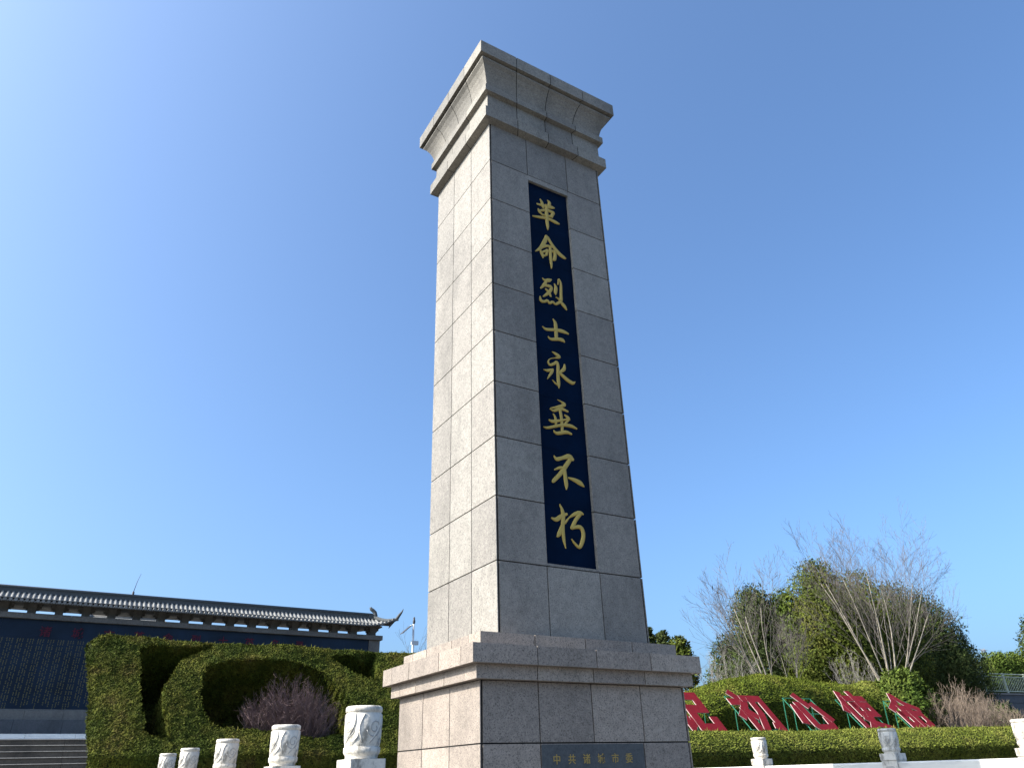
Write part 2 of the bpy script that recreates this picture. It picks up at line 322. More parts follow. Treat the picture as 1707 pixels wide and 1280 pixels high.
# --- inscription panel and its gold characters
mb = MB(); nz = 8
for i in range(nz):
    a = PZ0+(PZ1-PZ0)*i/nz; b = PZ0+(PZ1-PZ0)*(i+1)/nz; mb.box(PX0+.004, PX1-.004, sy0+.05, sy0+.108, E+a+.0015, E+b-.0015)
panel = mb.build('inscription_panel', 'navy_slab', mon)
CH = [[[[-0.223,10.432,0.017],[-0.081,10.453,0.024],[0.074,10.483,0.03],[0.142,10.497,0.012]],[[-0.155,10.574,0.01],[-0.121,10.512,0.024],[-0.101,10.406,0.024]],[[0.001,10.614,0.01],[0.042,10.572,0.027],[0.009,10.449,0.025]],[[-0.207,10.327,0.012],[-0.184,10.271,0.022],[-0.13,10.229,0.014]],[[-0.176,10.298,0.017],[-0.02,10.375,0.024],[0.113,10.37,0.03]],[[0.113,10.37,0.027],[0.062,10.254,0.024]],[[-0.137,10.223,0.017],[0.071,10.262,0.022]],[[-0.335,10.109,0.012],[-0.217,10.136,0.021],[-0.021,10.181,0.024],[0.153,10.167,0.029],[0.222,10.156,0.01]],[[-0.029,10.481,0.025],[-0.037,10.17,0.029],[-0.031,10.009,0.024],[-0.032,9.917,0.005]]],[[[-0.067,9.77,0.026],[-0.103,9.661,0.032],[-0.206,9.464,0.027],[-0.32,9.346,0.007]],[[-0.042,9.753,0.023],[0.051,9.609,0.028],[0.171,9.487,0.035],[0.275,9.437,0.028],[0.313,9.427,0.006]],[[-0.167,9.488,0.016],[-0.08,9.554,0.021],[0.032,9.575,0.019]],[[-0.218,9.412,0.016],[-0.18,9.331,0.025],[-0.168,9.255,0.008]],[[-0.173,9.385,0.016],[-0.064,9.466,0.021]],[[-0.064,9.464,0.021],[-0.091,9.361,0.02]],[[-0.168,9.299,0.014],[-0.091,9.359,0.016]],[[-0.054,9.452,0.018],[0.064,9.487,0.025],[0.088,9.422,0.025],[0.066,9.321,0.027],[0.026,9.289,0.009]],[[-0.007,9.559,0.021],[-0.01,9.319,0.025],[-0.005,9.168,0.018],[-0.009,9.093,0.004]]],[[[-0.208,8.836,0.007],[-0.155,8.804,0.02],[-0.077,8.831,0.029],[-0.022,8.866,0.009]],[[-0.124,8.804,0.02],[-0.181,8.701,0.024],[-0.251,8.61,0.011]],[[-0.167,8.695,0.019],[-0.058,8.712,0.026],[-0.038,8.667,0.022],[-0.108,8.56,0.024],[-0.209,8.46,0.011]],[[-0.151,8.628,0.015],[-0.087,8.577,0.022],[-0.061,8.51,0.015]],[[0.026,8.798,0.007],[0.058,8.731,0.024],[0.041,8.631,0.026],[0.046,8.574,0.005]],[[0.103,8.799,0.007],[0.124,8.924,0.011],[0.164,8.842,0.018],[0.153,8.627,0.022],[0.143,8.495,0.024],[0.093,8.514,0.015],[0.039,8.531,0.004]],[[-0.274,8.442,0.008],[-0.258,8.366,0.025],[-0.201,8.361,0.019],[-0.128,8.405,0.019],[-0.094,8.364,0.017],[-0.026,8.41,0.019],[0.033,8.385,0.017],[0.124,8.452,0.022],[0.199,8.404,0.03],[0.243,8.338,0.009]]],[[[-0.047,8.078,0.007],[-0.001,8.005,0.026],[0.002,7.861,0.028],[-0.0,7.706,0.024]],[[-0.258,7.871,0.006],[-0.188,7.833,0.021],[-0.01,7.876,0.022],[0.138,7.89,0.028],[0.243,7.876,0.013]],[[-0.165,7.71,0.006],[-0.106,7.673,0.019],[0.042,7.714,0.024],[0.121,7.717,0.028],[0.157,7.687,0.008]]],[[[-0.104,7.443,0.005],[-0.03,7.42,0.023],[0.035,7.385,0.021],[-0.045,7.343,0.01]],[[-0.045,7.345,0.006],[-0.146,7.3,0.007],[-0.185,7.24,0.012],[-0.156,7.19,0.018],[-0.084,7.227,0.019],[-0.022,7.271,0.021],[-0.004,7.202,0.023],[-0.015,7.045,0.024],[-0.013,6.893,0.024],[-0.013,6.81,0.005]],[[-0.015,6.864,0.018],[-0.076,6.886,0.012],[-0.133,6.933,0.004]],[[-0.283,7.074,0.005],[-0.203,7.076,0.02],[-0.105,7.121,0.014]],[[-0.105,7.117,0.014],[-0.141,7.05,0.02],[-0.225,6.918,0.006]],[[0.122,7.27,0.01],[0.107,7.183,0.025],[0.011,7.093,0.016]],[[-0.011,7.099,0.012],[0.057,7.063,0.023],[0.155,7.002,0.027],[0.251,6.97,0.025],[0.303,7.003,0.005]]],[[[-0.059,6.605,0.004],[0.013,6.585,0.012],[0.068,6.548,0.024],[-0.064,6.481,0.016],[-0.2,6.428,0.007]],[[-0.212,6.415,0.006],[-0.128,6.403,0.017],[-0.006,6.464,0.022],[0.122,6.445,0.014]],[[-0.029,6.471,0.023],[-0.007,6.34,0.021],[-0.001,6.198,0.021],[-0.005,6.069,0.019]],[[-0.155,6.347,0.008],[-0.116,6.289,0.017],[-0.112,6.174,0.017]],[[0.053,6.375,0.008],[0.114,6.34,0.024],[0.145,6.309,0.012]],[[0.131,6.307,0.012],[0.069,6.24,0.016],[0.041,6.185,0.01]],[[-0.239,6.23,0.008],[-0.169,6.215,0.021],[0.0,6.27,0.015],[0.132,6.32,0.01]],[[-0.343,6.091,0.006],[-0.263,6.092,0.017],[-0.026,6.182,0.019],[0.153,6.209,0.023],[0.263,6.186,0.012]],[[-0.163,6.066,0.009],[-0.104,6.035,0.021],[0.065,6.087,0.023],[0.158,6.075,0.014]]],[[[-0.185,5.667,0.006],[-0.136,5.619,0.024],[-0.029,5.657,0.022],[0.091,5.701,0.032],[0.152,5.662,0.021]],[[0.106,5.658,0.025],[-0.003,5.51,0.029],[-0.094,5.392,0.026],[-0.211,5.272,0.022],[-0.236,5.24,0.006]],[[-0.186,5.445,0.009],[-0.087,5.493,0.018],[-0.023,5.494,0.018]],[[-0.015,5.508,0.025],[-0.004,5.368,0.026],[0.005,5.249,0.026],[-0.001,5.168,0.005]],[[0.046,5.36,0.009],[0.156,5.344,0.025],[0.258,5.311,0.031],[0.318,5.268,0.009]]],[[[-0.291,4.715,0.008],[-0.209,4.702,0.025],[-0.117,4.76,0.025],[-0.02,4.807,0.015]],[[-0.135,4.938,0.006],[-0.098,4.861,0.021],[-0.083,4.767,0.025],[-0.104,4.594,0.025],[-0.097,4.428,0.02],[-0.075,4.31,0.005]],[[-0.113,4.631,0.017],[-0.165,4.512,0.027],[-0.213,4.454,0.008]],[[-0.061,4.672,0.015],[-0.012,4.73,0.011],[0.032,4.776,0.006]],[[0.013,4.758,0.008],[0.113,4.822,0.021],[0.207,4.855,0.026],[0.266,4.844,0.011]],[[0.21,4.838,0.024],[0.128,4.74,0.023],[0.066,4.64,0.023],[0.032,4.609,0.01]],[[0.046,4.61,0.017],[0.166,4.647,0.023],[0.227,4.619,0.026],[0.241,4.526,0.025],[0.205,4.419,0.025],[0.154,4.353,0.019],[0.078,4.403,0.014],[0.029,4.457,0.005]]]]
def smooth_stroke(st, n=6):
    P = np.array(st, float); out = []
    for i in range(len(P)-1):
        p0, p1, p2, p3 = P[max(i-1, 0)], P[i], P[i+1], P[min(i+2, len(P)-1)]
        for t in np.arange(n)/n:
            t2, t3 = t*t, t*t*t
            out.append(.5*((2*p1)+(-p0+p2)*t+(2*p0-5*p1+4*p2-p3)*t2+(-p0+3*p1-3*p2+p3)*t3))
    out.append(P[-1]); return np.array(out)
def brush(mb, st, yf, depth, dz=0):
    """a domed brush stroke lying on the plane y = yf, facing -y"""
    Q = smooth_stroke(st); hw = np.maximum(Q[:, 2]*1.24, .003); c = Q[:, :2]; n0 = len(mb.v); m = len(Q)
    t = np.gradient(c, axis=0); t /= np.maximum(np.linalg.norm(t, axis=1, keepdims=True), 1e-9); nn = np.stack([-t[:, 1], t[:, 0]], 1)
    sec = [(-1, 0), (-1, .45), (-.6, .85), (0, 1), (.6, .85), (1, .45), (1, 0)]
    for i in range(m):
        for a, d in sec:
            p = c[i]+nn[i]*hw[i]*a; mb.v.append((p[0], yf-depth*d, p[1]))
    for i in range(m-1):
        for j in range(6): a = n0+i*7+j; mb.quad((a, a+1, a+8, a+7), 0 < j < 5)
    mb.quad([n0+j for j in range(7)]); mb.quad([n0+(m-1)*7+j for j in range(7)][::-1])
    for e, s0 in ((0, -1), (m-1, 1)):                          # rounded ends
        k = len(mb.v); r = hw[e]
        if r < .010: continue
        mb.v.append((c[e][0], yf-depth*.97, c[e][1]))
        for q in range(9):
            an = -math.pi/2+math.pi*q/8; p = c[e]+t[e]*s0*r*.8*math.cos(an)+nn[e]*r*math.sin(an); mb.v.append((p[0], yf-depth*.45, p[1]))
        for q in range(8): mb.quad((k, k+1+q, k+2+q))
for ch, st in zip('革命烈士永垂不朽', CH):
    mb = MB()
    for i, s_ in enumerate(st): brush(mb, s_, sy0+.052, .014+.0010*i)
    tag(mb.build('gold_character', 'gold', panel), 'gold brush character '+ch)
# --- pedestal
mb, core = MB(), MB(); HY = 1.157
zs = [TZ-E, -.345, .308, .966]
for k, (a, b) in enumerate(zip(zs[:-1], zs[1:])):
    if k == 2: clad(mb, core, 1.55, -HY, HY, E+a, E+b, [-.76, .016, .795], [-.39, .385])
    else: clad(mb, core, 1.55, -HY, HY, E+a, E+b, [-.76, .77], [-.39, .385])
ped = mb.build('pedestal', 'granite_pedestal', mon); core.build('joints', 'mortar', ped)
# plaque set in the pedestal front
mb = MB(); mb.box(-.752, .757, -HY-.004, -HY+.02, E-.335, E+.292); plq = mb.build('plaque', 'slate', mon)
def text_mesh(s, size, ext=.004, bold=0):
    cu = bpy.data.curves.new('lettering', 'FONT'); cu.body = s; cu.size = size; cu.extrude = ext; cu.offset = bold; cu.resolution_u = 3
    cu.align_x = 'CENTER'; o = bpy.data.objects.new('lettering', cu); COL.objects.link(o)
    me = bpy.data.meshes.new_from_object(o.evaluated_get(bpy.context.evaluated_depsgraph_get())); bpy.data.objects.remove(o); return me
for i, c_ in enumerate('中共诸城市委'):
    me = text_mesh(c_, .112, .003, .0012); me.transform(Matrix.Translation((-.548+.2125*i, -HY-.0045, E+.095)) @ Matrix.Rotation(R_(90), 4, 'X')); link('lettering', me, 'gold_dull', plq)
# --- mouldings (each course of blocks with joints)
mb, core = MB(), MB()
dd = .393
def course(hx, dy, z0, z1, nx, ny, oy=0, th=.3):
    xs = [-hx+2*hx*i/nx for i in range(1, nx)]; y0, y1 = -hx+dy+oy, hx-dy+oy; ys = [y0+(y1-y0)*i/ny for i in range(1, ny)]
    gp = .0065; core.box(-hx+.02, hx-.02, y0+.02, y1-.02, E+z0+.003, E+z1-.003)
    X = [-hx]+xs+[hx]; Y = [y0+th]+ys+[y1-th]
    for i, (a, b) in enumerate(zip(X[:-1], X[1:])):
        a2 = a+(gp if i else 0); b2 = b-(gp if i < len(X)-2 else 0)
        mb.box(a2, b2, y0, y0+th, E+z0, E+z1); mb.box(a2, b2, y1-th, y1, E+z0, E+z1)
    Y = [y for y in Y]
    for i, (a, b) in enumerate(zip(Y[:-1], Y[1:])):
        mb.box(-hx, -hx+th, a+gp, b-gp, E+z0, E+z1); mb.box(hx-th, hx, a+gp, b-gp, E+z0, E+z1)
course(1.645, dd, .968, 1.124, 4, 3); course(1.738, dd, 1.126, 1.338, 4, 3); course(1.525, dd, 1.340, 1.504, 4, 3)
mo = mb.build('moulding', 'granite_pedestal', mon); core.build('joints', 'mortar', mo)
# --- capital
mb, core = MB(), MB(); dc, oc = .177, .05
def flare(prof, nx, ny, gp=.0065):
    """mitred courses that swell outwards: prof = [(half, z), ...]"""
    def side(fn, n):
        for i in range(n):
            a, b = -1+2*i/n, -1+2*(i+1)/n; n0 = len(mb.v)
            for h, z in prof:
                ga = gp/h if i else 0; gb = gp/h if i < n-1 else 0
                mb.v.append(fn(a+ga, h, z)); mb.v.append(fn(b-gb, h, z))
            for k in range(len(prof)-1): q = n0+2*k; mb.quad((q, q+1, q+3, q+2), False)
    side(lambda s, h, z: (s*h, -h+dc+oc, E+z), nx); side(lambda s, h, z: (-s*h, h-dc+oc, E+z), nx)
    side(lambda s, h, z: (-h, -s*(h-dc)+oc, E+z), ny); side(lambda s, h, z: (h, s*(h-dc)+oc, E+z), ny)
    for (h, z), (h2, z2) in zip(prof[:-1], prof[1:]):
        if z2-z < .008: continue
        z += .002; z2 -= .002
        a = [(-h+.02, -h+dc+oc+.02, E+z), (h-.02, -h+dc+oc+.02, E+z), (h-.02, h-dc+oc-.02, E+z), (-h+.02, h-dc+oc-.02, E+z)]
        b = [(-h2+.02, -h2+dc+oc+.02, E+z2), (h2-.02, -h2+dc+oc+.02, E+z2), (h2-.02, h2-dc+oc-.02, E+z2), (-h2+.02, h2-dc+oc-.02, E+z2)]
        core.hexa(a, b)
flare([(1.205, 10.245), (1.333, 10.287), (1.333, 10.518), (1.25, 10.522), (1.245, 10.93), (1.327, 10.955), (1.327, 11.10), (1.29, 11.104)], 4, 3)
flare([(1.28, 11.104), (1.285, 11.16), (1.30, 11.24), (1.325, 11.33), (1.36, 11.42), (1.41, 11.51), (1.465, 11.575), (1.465, 11.61), (1.44, 11.612), (1.44, 11.645), (1.525, 11.645), (1.525, 11.933), (1.50, 11.94)], 4, 4)
ct = MB()
cp = mb.build('capital', 'granite_capital', mon); core.build('joints', 'mortar', cp)
mb = MB(); mb.box(-1.49, 1.49, -1.49+dc+oc, 1.49-dc+oc, E+11.936, E+11.955); mb.build('capital_top', 'granite_capital', mon)

# ================================================================ BALUSTRADES
def make_post():
    r = thing('balustrade_post', (0, 0, TZ), 'x', 'balustrade post', 'carved white stone balustrade posts')
    z = E
    mb = MB(); mb.box(-.13, .13, -.13, .13, TZ, z+.03); mb.build('post_body', 'marble', r)
    mb = MB()
    def blk(h, z0, z1, c=.012): mb.hexa([(-h+c, -h, z0), (h-c, -h, z0), (h, -h+c, z0), (h, h-c, z0), (h-c, h, z0), (-h+c, h, z0), (-h, h-c, z0), (-h, -h+c, z0)], [(-h+c, -h, z1), (h-c, -h, z1), (h, -h+c, z1), (h, h-c, z1), (h-c, h, z1), (-h+c, h, z1), (-h, h-c, z1), (-h, -h+c, z1)])
    blk(.141, z+.032, z+.128); mb.build('post_block', 'marble', r)
    mb = MB()
    mb.lathe((0, 0), [(.122, z+.128), (.118, z+.140), (.121, z+.152), (.132, z+.165), (.135, z+.175), (.135, z+.203), (.128, z+.207), (.128, z+.214), (.130, z+.22), (.134, z+.32), (.1355, z+.432), (.130, z+.437), (.130, z+.442), (.138, z+.446), (.138, z+.470), (.134, z+.480), (.124, z+.486)], 40)
    dr = mb.build('carved_drum', 'marble', r)
    # cloud scrolls: raised coils and their dark grooves
    gv, rl = MB(), MB()
    def onr(a, zz, rad): return (rad*math.cos(a), rad*math.sin(a), zz)
    def rad(zz): return .130+.0055*min(max((zz-z-.22)/.21, 0), 1)
    for q in range(4):
        a0 = q*math.pi/2+.35
        pts = []
        for k in range(30):
            t = k/29; rr = .066*(1-.80*t); an = 3.4+t*10.0
            zz = z+.335+rr*1.0*math.sin(an); pts.append(onr(a0+rr*math.cos(an)/.13, zz, rad(zz)+.001))
        gv.tube(pts, [.0040]*30, 5)
        for (aa, za, ab, zb, cv) in ((.42, .425, -.30, .23, .25), (-.62, .42, -.72, .235, -.22), (.62, .30, .25, .225, .12)):
            pts = []
            for k in range(14):
                t = k/13; zz = z+za+(zb-za)*t; pts.append(onr(a0+aa+(ab-aa)*t+cv*math.sin(math.pi*t), zz, rad(zz)+.001))
            gv.tube(pts, [.0030+.0014*math.sin(math.pi*k/13) for k in range(14)], 5)
            rl.tube([(p[0]*1.0, p[1]*1.0, p[2]+.010) for p in pts], [.003+.005*math.sin(math.pi*k/13) for k in range(14)], 6)
    gv.build('scroll_groove', 'marble_groove', dr); rl.build('scroll_relief', 'marble', dr)
    # recessed carved panel on the post body
    mb = MB()
    for sx, sy, ax in ((-1, 0, 'y'), (1, 0, 'y'), (0, -1, 'x'), (0, 1, 'x')):
        pts = []
        for u, v in ((-.055, -.06), (.055, -.06), (.085, -.09), (.085, -.5), (.055, -.53), (-.055, -.53), (-.085, -.5), (-.085, -.09), (-.055, -.06)):
            pts.append((sx*.131, u, z+v) if ax == 'y' else (u, sy*.131, z+v))
        mb.tube(pts, .006, 4)
    mb.build('body_carving', 'marble_groove', r)
    return r
XL, XR = -3.68, 6.03
posts = [(XL, -3.23, 'largest carved white balustrade post, foremost of the left row beside the pedestal'),
         (XL, -1.09, 'carved white balustrade post second from the pedestal in the left row'),
         (XL, 1.55, 'carved white balustrade post in the middle of the five of the left row'),
         (XL, 4.20, 'carved white balustrade post fourth along the left row, one short of its far end'),
         (XL, 6.37, 'smallest carved white balustrade post at the far left end of the left row'),
         (XR, 1.77, 'sunlit carved white balustrade post standing right of the pedestal before the low hedge'),
         (XR, -.94, 'shaded grey carved balustrade post in front of the red character signs'),
         (XR, -3.04, 'carved white balustrade post cut off by the right edge of the photo')]
proto = make_post()
plist = []
for i, (x, y, lb) in enumerate(posts):
    o = proto if i == 0 else copy_tree(proto)
    o.location = (x, y, TZ); o['label'] = lb; plist.append(o)
def make_rail(x, y0, y1, lb):
    r = thing('balustrade_rail', (x, (y0+y1)/2, TZ), lb, 'balustrade rail', 'white stone rails between the balustrade posts')
    a, b = y0+.133, y1-.133
    mb = MB(); mb.hexa([(x-.10, a, E-.13), (x+.10, a, E-.13), (x+.10, a, E-.012), (x+.085, a, E+.008), (x-.085, a, E+.008), (x-.10, a, E-.012)], [(x-.10, b, E-.13), (x+.10, b, E-.13), (x+.10, b, E-.012), (x+.085, b, E+.008), (x-.085, b, E+.008), (x-.10, b, E-.012)])
    mb.build('top_rail', 'marble_rail', r)
    mb = MB(); mb.box(x-.06, x+.06, a, b, TZ+.12, E-.28); mb.build('rail_panel', 'marble_rail', r)
    n = 3
    for i in range(n):
        mb = MB(); yy = a+(b-a)*(i+.5)/n; mb.lathe((x, yy), [(.06, E-.28), (.045, E-.24), (.07, E-.20), (.05, E-.15), (.06, E-.13)], 12)
        mb.build('cloud_support', 'marble_rail', r)
    mb = MB(); mb.box(x-.10, x+.10, a, b, TZ+.003, TZ+.12); mb.build('bottom_rail', 'marble_rail', r)
make_rail(XR, -.94, 1.77, 'white stone rail partly in the tower shade, between the sunlit post and the shaded post')
make_rail(XR, -3.04, -.94, 'white stone rail right of the shaded grey post, its far right end sunlit')
make_rail(XR, 1.77, 4.5, 'short sunlit bit of white rail between the pedestal and the sunlit post')
for a, b, q in zip(posts[:4], posts[1:5], ('largest and second largest', 'second and third', 'third and fourth', 'fourth and smallest')):
    make_rail(XL, a[1], b[1], 'white stone rail between the '+q+' posts of the left balustrade row')

# ================================================================ MEMORIAL WALL
WY = 24.0; WX0, WX1 = -23.0, 6.92; LX = 6.41
wall = thing('memorial_wall', (-8, WY+.4, PZ), 'long memorial wall of dark name panels under a grey tiled roof with upturned end', 'memorial wall')
# plinth courses
mb = MB()
def runs(x0, x1, step): 
    n = max(1, round((x1-x0)/step)); return [(x0+(x1-x0)*i/n, x0+(x1-x0)*(i+1)/n) for i in range(n)]
for a, b in runs(WX0, WX1+.15, 1.5): mb.box(a+.004, b-.004, WY-.45, WY+1.1, PZ, E+2.14)
mb.build('plinth', 'wall_stone_dark', wall)
mb = MB()
for a, b in runs(WX0, WX1+.08, 1.2): mb.box(a+.004, b-.004, WY-.25, WY+.95, E+2.142, E+2.44)
for a, b in runs(WX0, WX1+.04, 1.2): mb.box(a+.003, b-.003, WY-.12, WY+.90, E+2.442, E+2.50)
mb.build('plinth_ledge', 'wall_stone', wall)
mb = MB(); mb.box(WX0, LX-.02, WY+.05, WY+.72, E+2.502, E+5.55); mb.build('wall_body', 'wall_stone_dark', wall)
# polished navy name panel in slabs
mb = MB()
for a, b in runs(WX0, LX-.005, 1.3):
    for z0, z1 in ((2.503, 3.10), (3.10, 3.72), (3.72, 4.32), (4.32, 4.92), (4.92, 5.546)): mb.box(a+.0015, b-.0015, WY, WY+.048, E+z0+.0015, E+z1-.0015)
pan = mb.build('name_panel', 'navy_panel', wall)
# columns of small gold names: illegible at this size, short strokes only
mb = MB(); x = -13.2; rr = random.Random(3)
while x < 5.9:
    for k in range(3):
        xx = x+.085*k; zz = E+4.86
        while zz > E+2.66:
            for c_ in range(rr.choice((3, 3, 2))):
                for q in range(3):
                    w_ = .020+.018*rr.random(); cx = xx+.018*(rr.random()-.5); cz = zz-.017*q; h_ = .0045
                    if q == 1 and rr.random() < .7: mb.box(cx-.005, cx+.005, WY-.0022, WY, cz-.018, cz+.018)
                    else: mb.box(cx-w_/2, cx+w_/2, WY-.002, WY, cz-h_, cz+h_)
                zz -= .066
            zz -= .045
    x += .325
mb.build('name_columns', 'name_gold', pan)
for i, c_ in enumerate('诸城市革命烈士英名录'):
    me = text_mesh(c_, .40, .010, .004); me.transform(Matrix.Translation((-6.22+1.055*i, WY-.014, E+4.99)) @ Matrix.Rotation(R_(90), 4, 'X'))
    o = link('red_character', me, 'title_red', pan)
mb = MB(); mb.box(LX, WX1, WY-.05, WY+.80, E+2.503, E+5.546); mb.build('end_pillar', 'wall_stone', wall)
mb = MB()
for a, b in runs(WX0, WX1+.09, 2.45): mb.box(a+.003, b-.003, WY-.16, WY+.92, E+5.55, E+5.74)
mb.build('lintel_beam', 'wall_stone', wall)
# short posts with stepped brackets carrying the eave beam
k = 0; x = WX1-.30
while x > -15.2:
    mb = MB(); mb.box(x-.14, x+.14, WY+.10, WY+.60, E+5.742, E+6.125)
    for s_ in (-1, 1):
        for (d, z0, z1) in ((.22, 5.93, 6.00), (.30, 6.0, 6.125)):
            a, b = (x+.14, x+d) if s_ > 0 else (x-d, x-.14); mb.box(a, b, WY+.2, WY+.5, E+z0, E+z1)
    mb.build('roof_post', 'wall_stone', wall); x -= .897
mb = MB()
for a, b in runs(WX0, WX1+.10, 2.45): mb.box(a+.002, b-.002, WY+.0, WY+.72, E+6.127, E+6.19)
mb.box(WX0, WX1+.0, WY-.40, WY+1.1, E+6.02+.173, E+6.225)
mb.build('eave_beam', 'wall_stone', wall)
# roof: curved tiled slope, hip end sweeping up
RX = 6.66; RZ = E+6.56; YR = WY+.36; YE = WY-.62; ZE = E+6.085
CX, CZ = 7.42, E+6.44
def eave(x):
    t = max(0, (x-5.9)/(CX-5.9)); return Vector((x, YE-.10*t*t, ZE+.36*t**2.2))
def ridge(x):
    if x <= RX: return Vector((x, YR, RZ))
    t = (x-RX)/(CX-RX); return Vector((x, YR+(YE-.1-YR)*t, RZ-.18*math.sin(math.pi*min(t,1)*.8)*1.0+(CZ-RZ)*t))
def slope(x, t):
    e = eave(x); tx = x if x < 5.2 else 5.2+(x-5.2)*(1.0 if x < RX else 1.0); r = ridge(tx)
    p = e.lerp(r, t); p.z -= .10*math.sin(math.pi*t)*(1 if x < RX else max(0, 1-(x-RX)/(CX-RX))); return p
mb = MB(); ribs = MB(); xs = []; x = WX0
while x < CX-.02: xs.append(x); x += .1725
xs.append(CX-.01)
nt_ = 5
for side in (1, -1):
    n0 = len(mb.v)
    for x in xs:
        for j in range(nt_+1):
            p = slope(x, j/nt_)
            if side < 0: p.y = 2*YR-p.y
            mb.v.append(tuple(p))
    for i in range(len(xs)-1):
        for j in range(nt_):
            a = n0+i*(nt_+1)+j; mb.quad((a, a+nt_+1, a+nt_+2, a+1) if side > 0 else (a, a+1, a+nt_+2, a+nt_+1), True)
for x in xs[:-1]:
    if x < -16: continue
    pts = [slope(x+.085, j/nt_)+Vector((0, 0, .012)) for j in range(nt_+1)]
    pts[0] = pts[0]+Vector((0, -.03, -.005))
    ribs.tube(pts, [.052]*len(pts), 8)
    e = pts[0]; ribs.tube([e+Vector((0, -.012, 0)), e+Vector((0, .03, 0))], [.058, .058], 8)
    dpt = slope(x, 0); ribs.hexa([tuple(dpt+Vector((-.05, -.02, -.005))), tuple(dpt+Vector((.05, -.02, -.005))), tuple(dpt+Vector((0, -.02, -.06)))], [tuple(dpt+Vector((-.05, .01, -.005))), tuple(dpt+Vector((.05, .01, -.005))), tuple(dpt+Vector((0, .01, -.06)))])
roof = mb.build('roof', 'roof_tile', wall)
ribs.build('tile_ribs', 'roof_tile', roof)
mb = MB()     # boarding under the eave
for i in range(len(xs)-1):
    a, b = slope(xs[i], 0), slope(xs[i+1], 0); c_, d_ = Vector((xs[i+1], WY+.1, E+6.23)), Vector((xs[i], WY+.1, E+6.23))
    lo = Vector((0, 0, -.055)); mb.hexa([tuple(a+lo), tuple(b+lo), tuple(c_), tuple(d_)], [tuple(a+lo*.2), tuple(b+lo*.2), tuple(c_+Vector((0,0,.03))), tuple(d_+Vector((0,0,.03)))])
mb.build('eave_boarding', 'roof_dark', roof)
mb = MB()
for a, b in runs(WX0, RX, 2.2):
    mb.box(a+.002, b-.002, YR-.10, YR+.10, RZ-.05, RZ+.13); mb.box(a+.001, b-.001, YR-.13, YR+.13, RZ+.131, RZ+.165)
mb.tube([(WX0, YR, RZ+.165), (RX, YR, RZ+.165)], .07, 10)
mb.build('ridge', 'roof_dark', roof)
mb = MB()
hp = [ridge(RX-.05)+Vector((0, 0, .06))]+[ridge(RX+(CX-RX)*t)+Vector((0, 0, .07)) for t in (.15, .35, .55, .75, .9, 1)]+[Vector((CX+.10, YE-.18, CZ+.16)), Vector((CX+.19, YE-.22, CZ+.28)), Vector((CX+.25, YE-.24, CZ+.42))]
mb.tube(hp, [.11, .10, .10, .095, .09, .085, .08, .065, .04, .012], 8); mb.build('hip_ridge', 'roof_dark', roof)
mb = MB()     # curled beast ornament at the end of the ridge
op_ = [Vector((RX+.05, YR-.05, RZ+.02)), Vector((RX+.10, YR-.08, RZ+.15)), Vector((RX+.07, YR-.08, RZ+.27)), Vector((RX-.03, YR-.06, RZ+.36)), Vector((RX-.12, YR-.05, RZ+.42)), Vector((RX-.15, YR-.05, RZ+.47)), Vector((RX-.10, YR-.05, RZ+.49))]
mb.tube(op_, [.15, .10, .085, .085, .08, .06, .03], 8); mb.box(RX-.24, RX+.02, YR-.14, YR+.14, RZ-.03, RZ+.17); mb.build('ridge_ornament', 'roof_dark', roof)
mb = MB()     # hanging corner beam end
mb.hexa([(CX-.25, YE+.05, CZ-.14), (CX-.12, YE-.02, CZ-.12), (CX-.02, YE-.05, CZ-.07), (CX-.30, YE+.1, CZ-.42)], [(CX-.21, YE+.12, CZ-.14), (CX-.08, YE+.05, CZ-.12), (CX+.02, YE+.02, CZ-.07), (CX-.26, YE+.17, CZ-.42)])
mb.build('corner_beam', 'roof_dark', roof)

r = thing('lightning_rod', (-3.55, YR, RZ+.17), 'thin leaning rod on a dark knob, on the ridge of the tiled wall roof', 'rod')
mb = MB(); mb.lathe((-3.55, YR), [(.05, RZ+.17), (.06, RZ+.22), (.035, RZ+.26), (.05, RZ+.31), (.02, RZ+.36)], 10); mb.build('base_knob', 'dark_metal', r)
mb = MB(); mb.tube([(-3.55, YR, RZ+.34), (-3.49, YR, RZ+.75), (-3.41, YR, RZ+1.08)], [.013, .010, .006], 5); mb.build('rod', 'dark_metal', r)

# pavilion whose roof shows through the gap under the eave
r = thing('pavilion', (-1.6, 36, PZ), 'grey roofed pavilion glimpsed through the gap under the wall eave', 'pavilion')
mb = MB(); mb.box(-5.6, -.4, 34.6, 38.4, PZ, E+7.0); mb.build('wall', 'wall_stone', r)
mb = MB(); z = E+7.0
ra, rb = (-4.4, 36.5, z+1.0), (-1.2, 36.5, z+1.0); c4 = [(-6.4, 33.6, z), (.4, 33.6, z), (.4, 39.4, z), (-6.4, 39.4, z)]
n0 = 0; mb.v = [ra, rb]+c4; mb.quad((2, 3, 1, 0)); mb.quad((3, 4, 1)); mb.quad((4, 5, 0, 1)); mb.quad((5, 2, 0)); mb.quad((5, 4, 3, 2))
rf = mb.build('roof', 'roof_tile', r)
mb = MB(); mb.tube([ra, rb], .14, 8)
for a, b in ((ra, c4[0]), (rb, c4[1]), (rb, c4[2]), (ra, c4[3])): mb.tube([a, tuple(Vector(a).lerp(Vector(b), .5)-Vector((0, 0, .1))), b], .10, 6)
mb.build('ridge', 'wall_stone', rf)

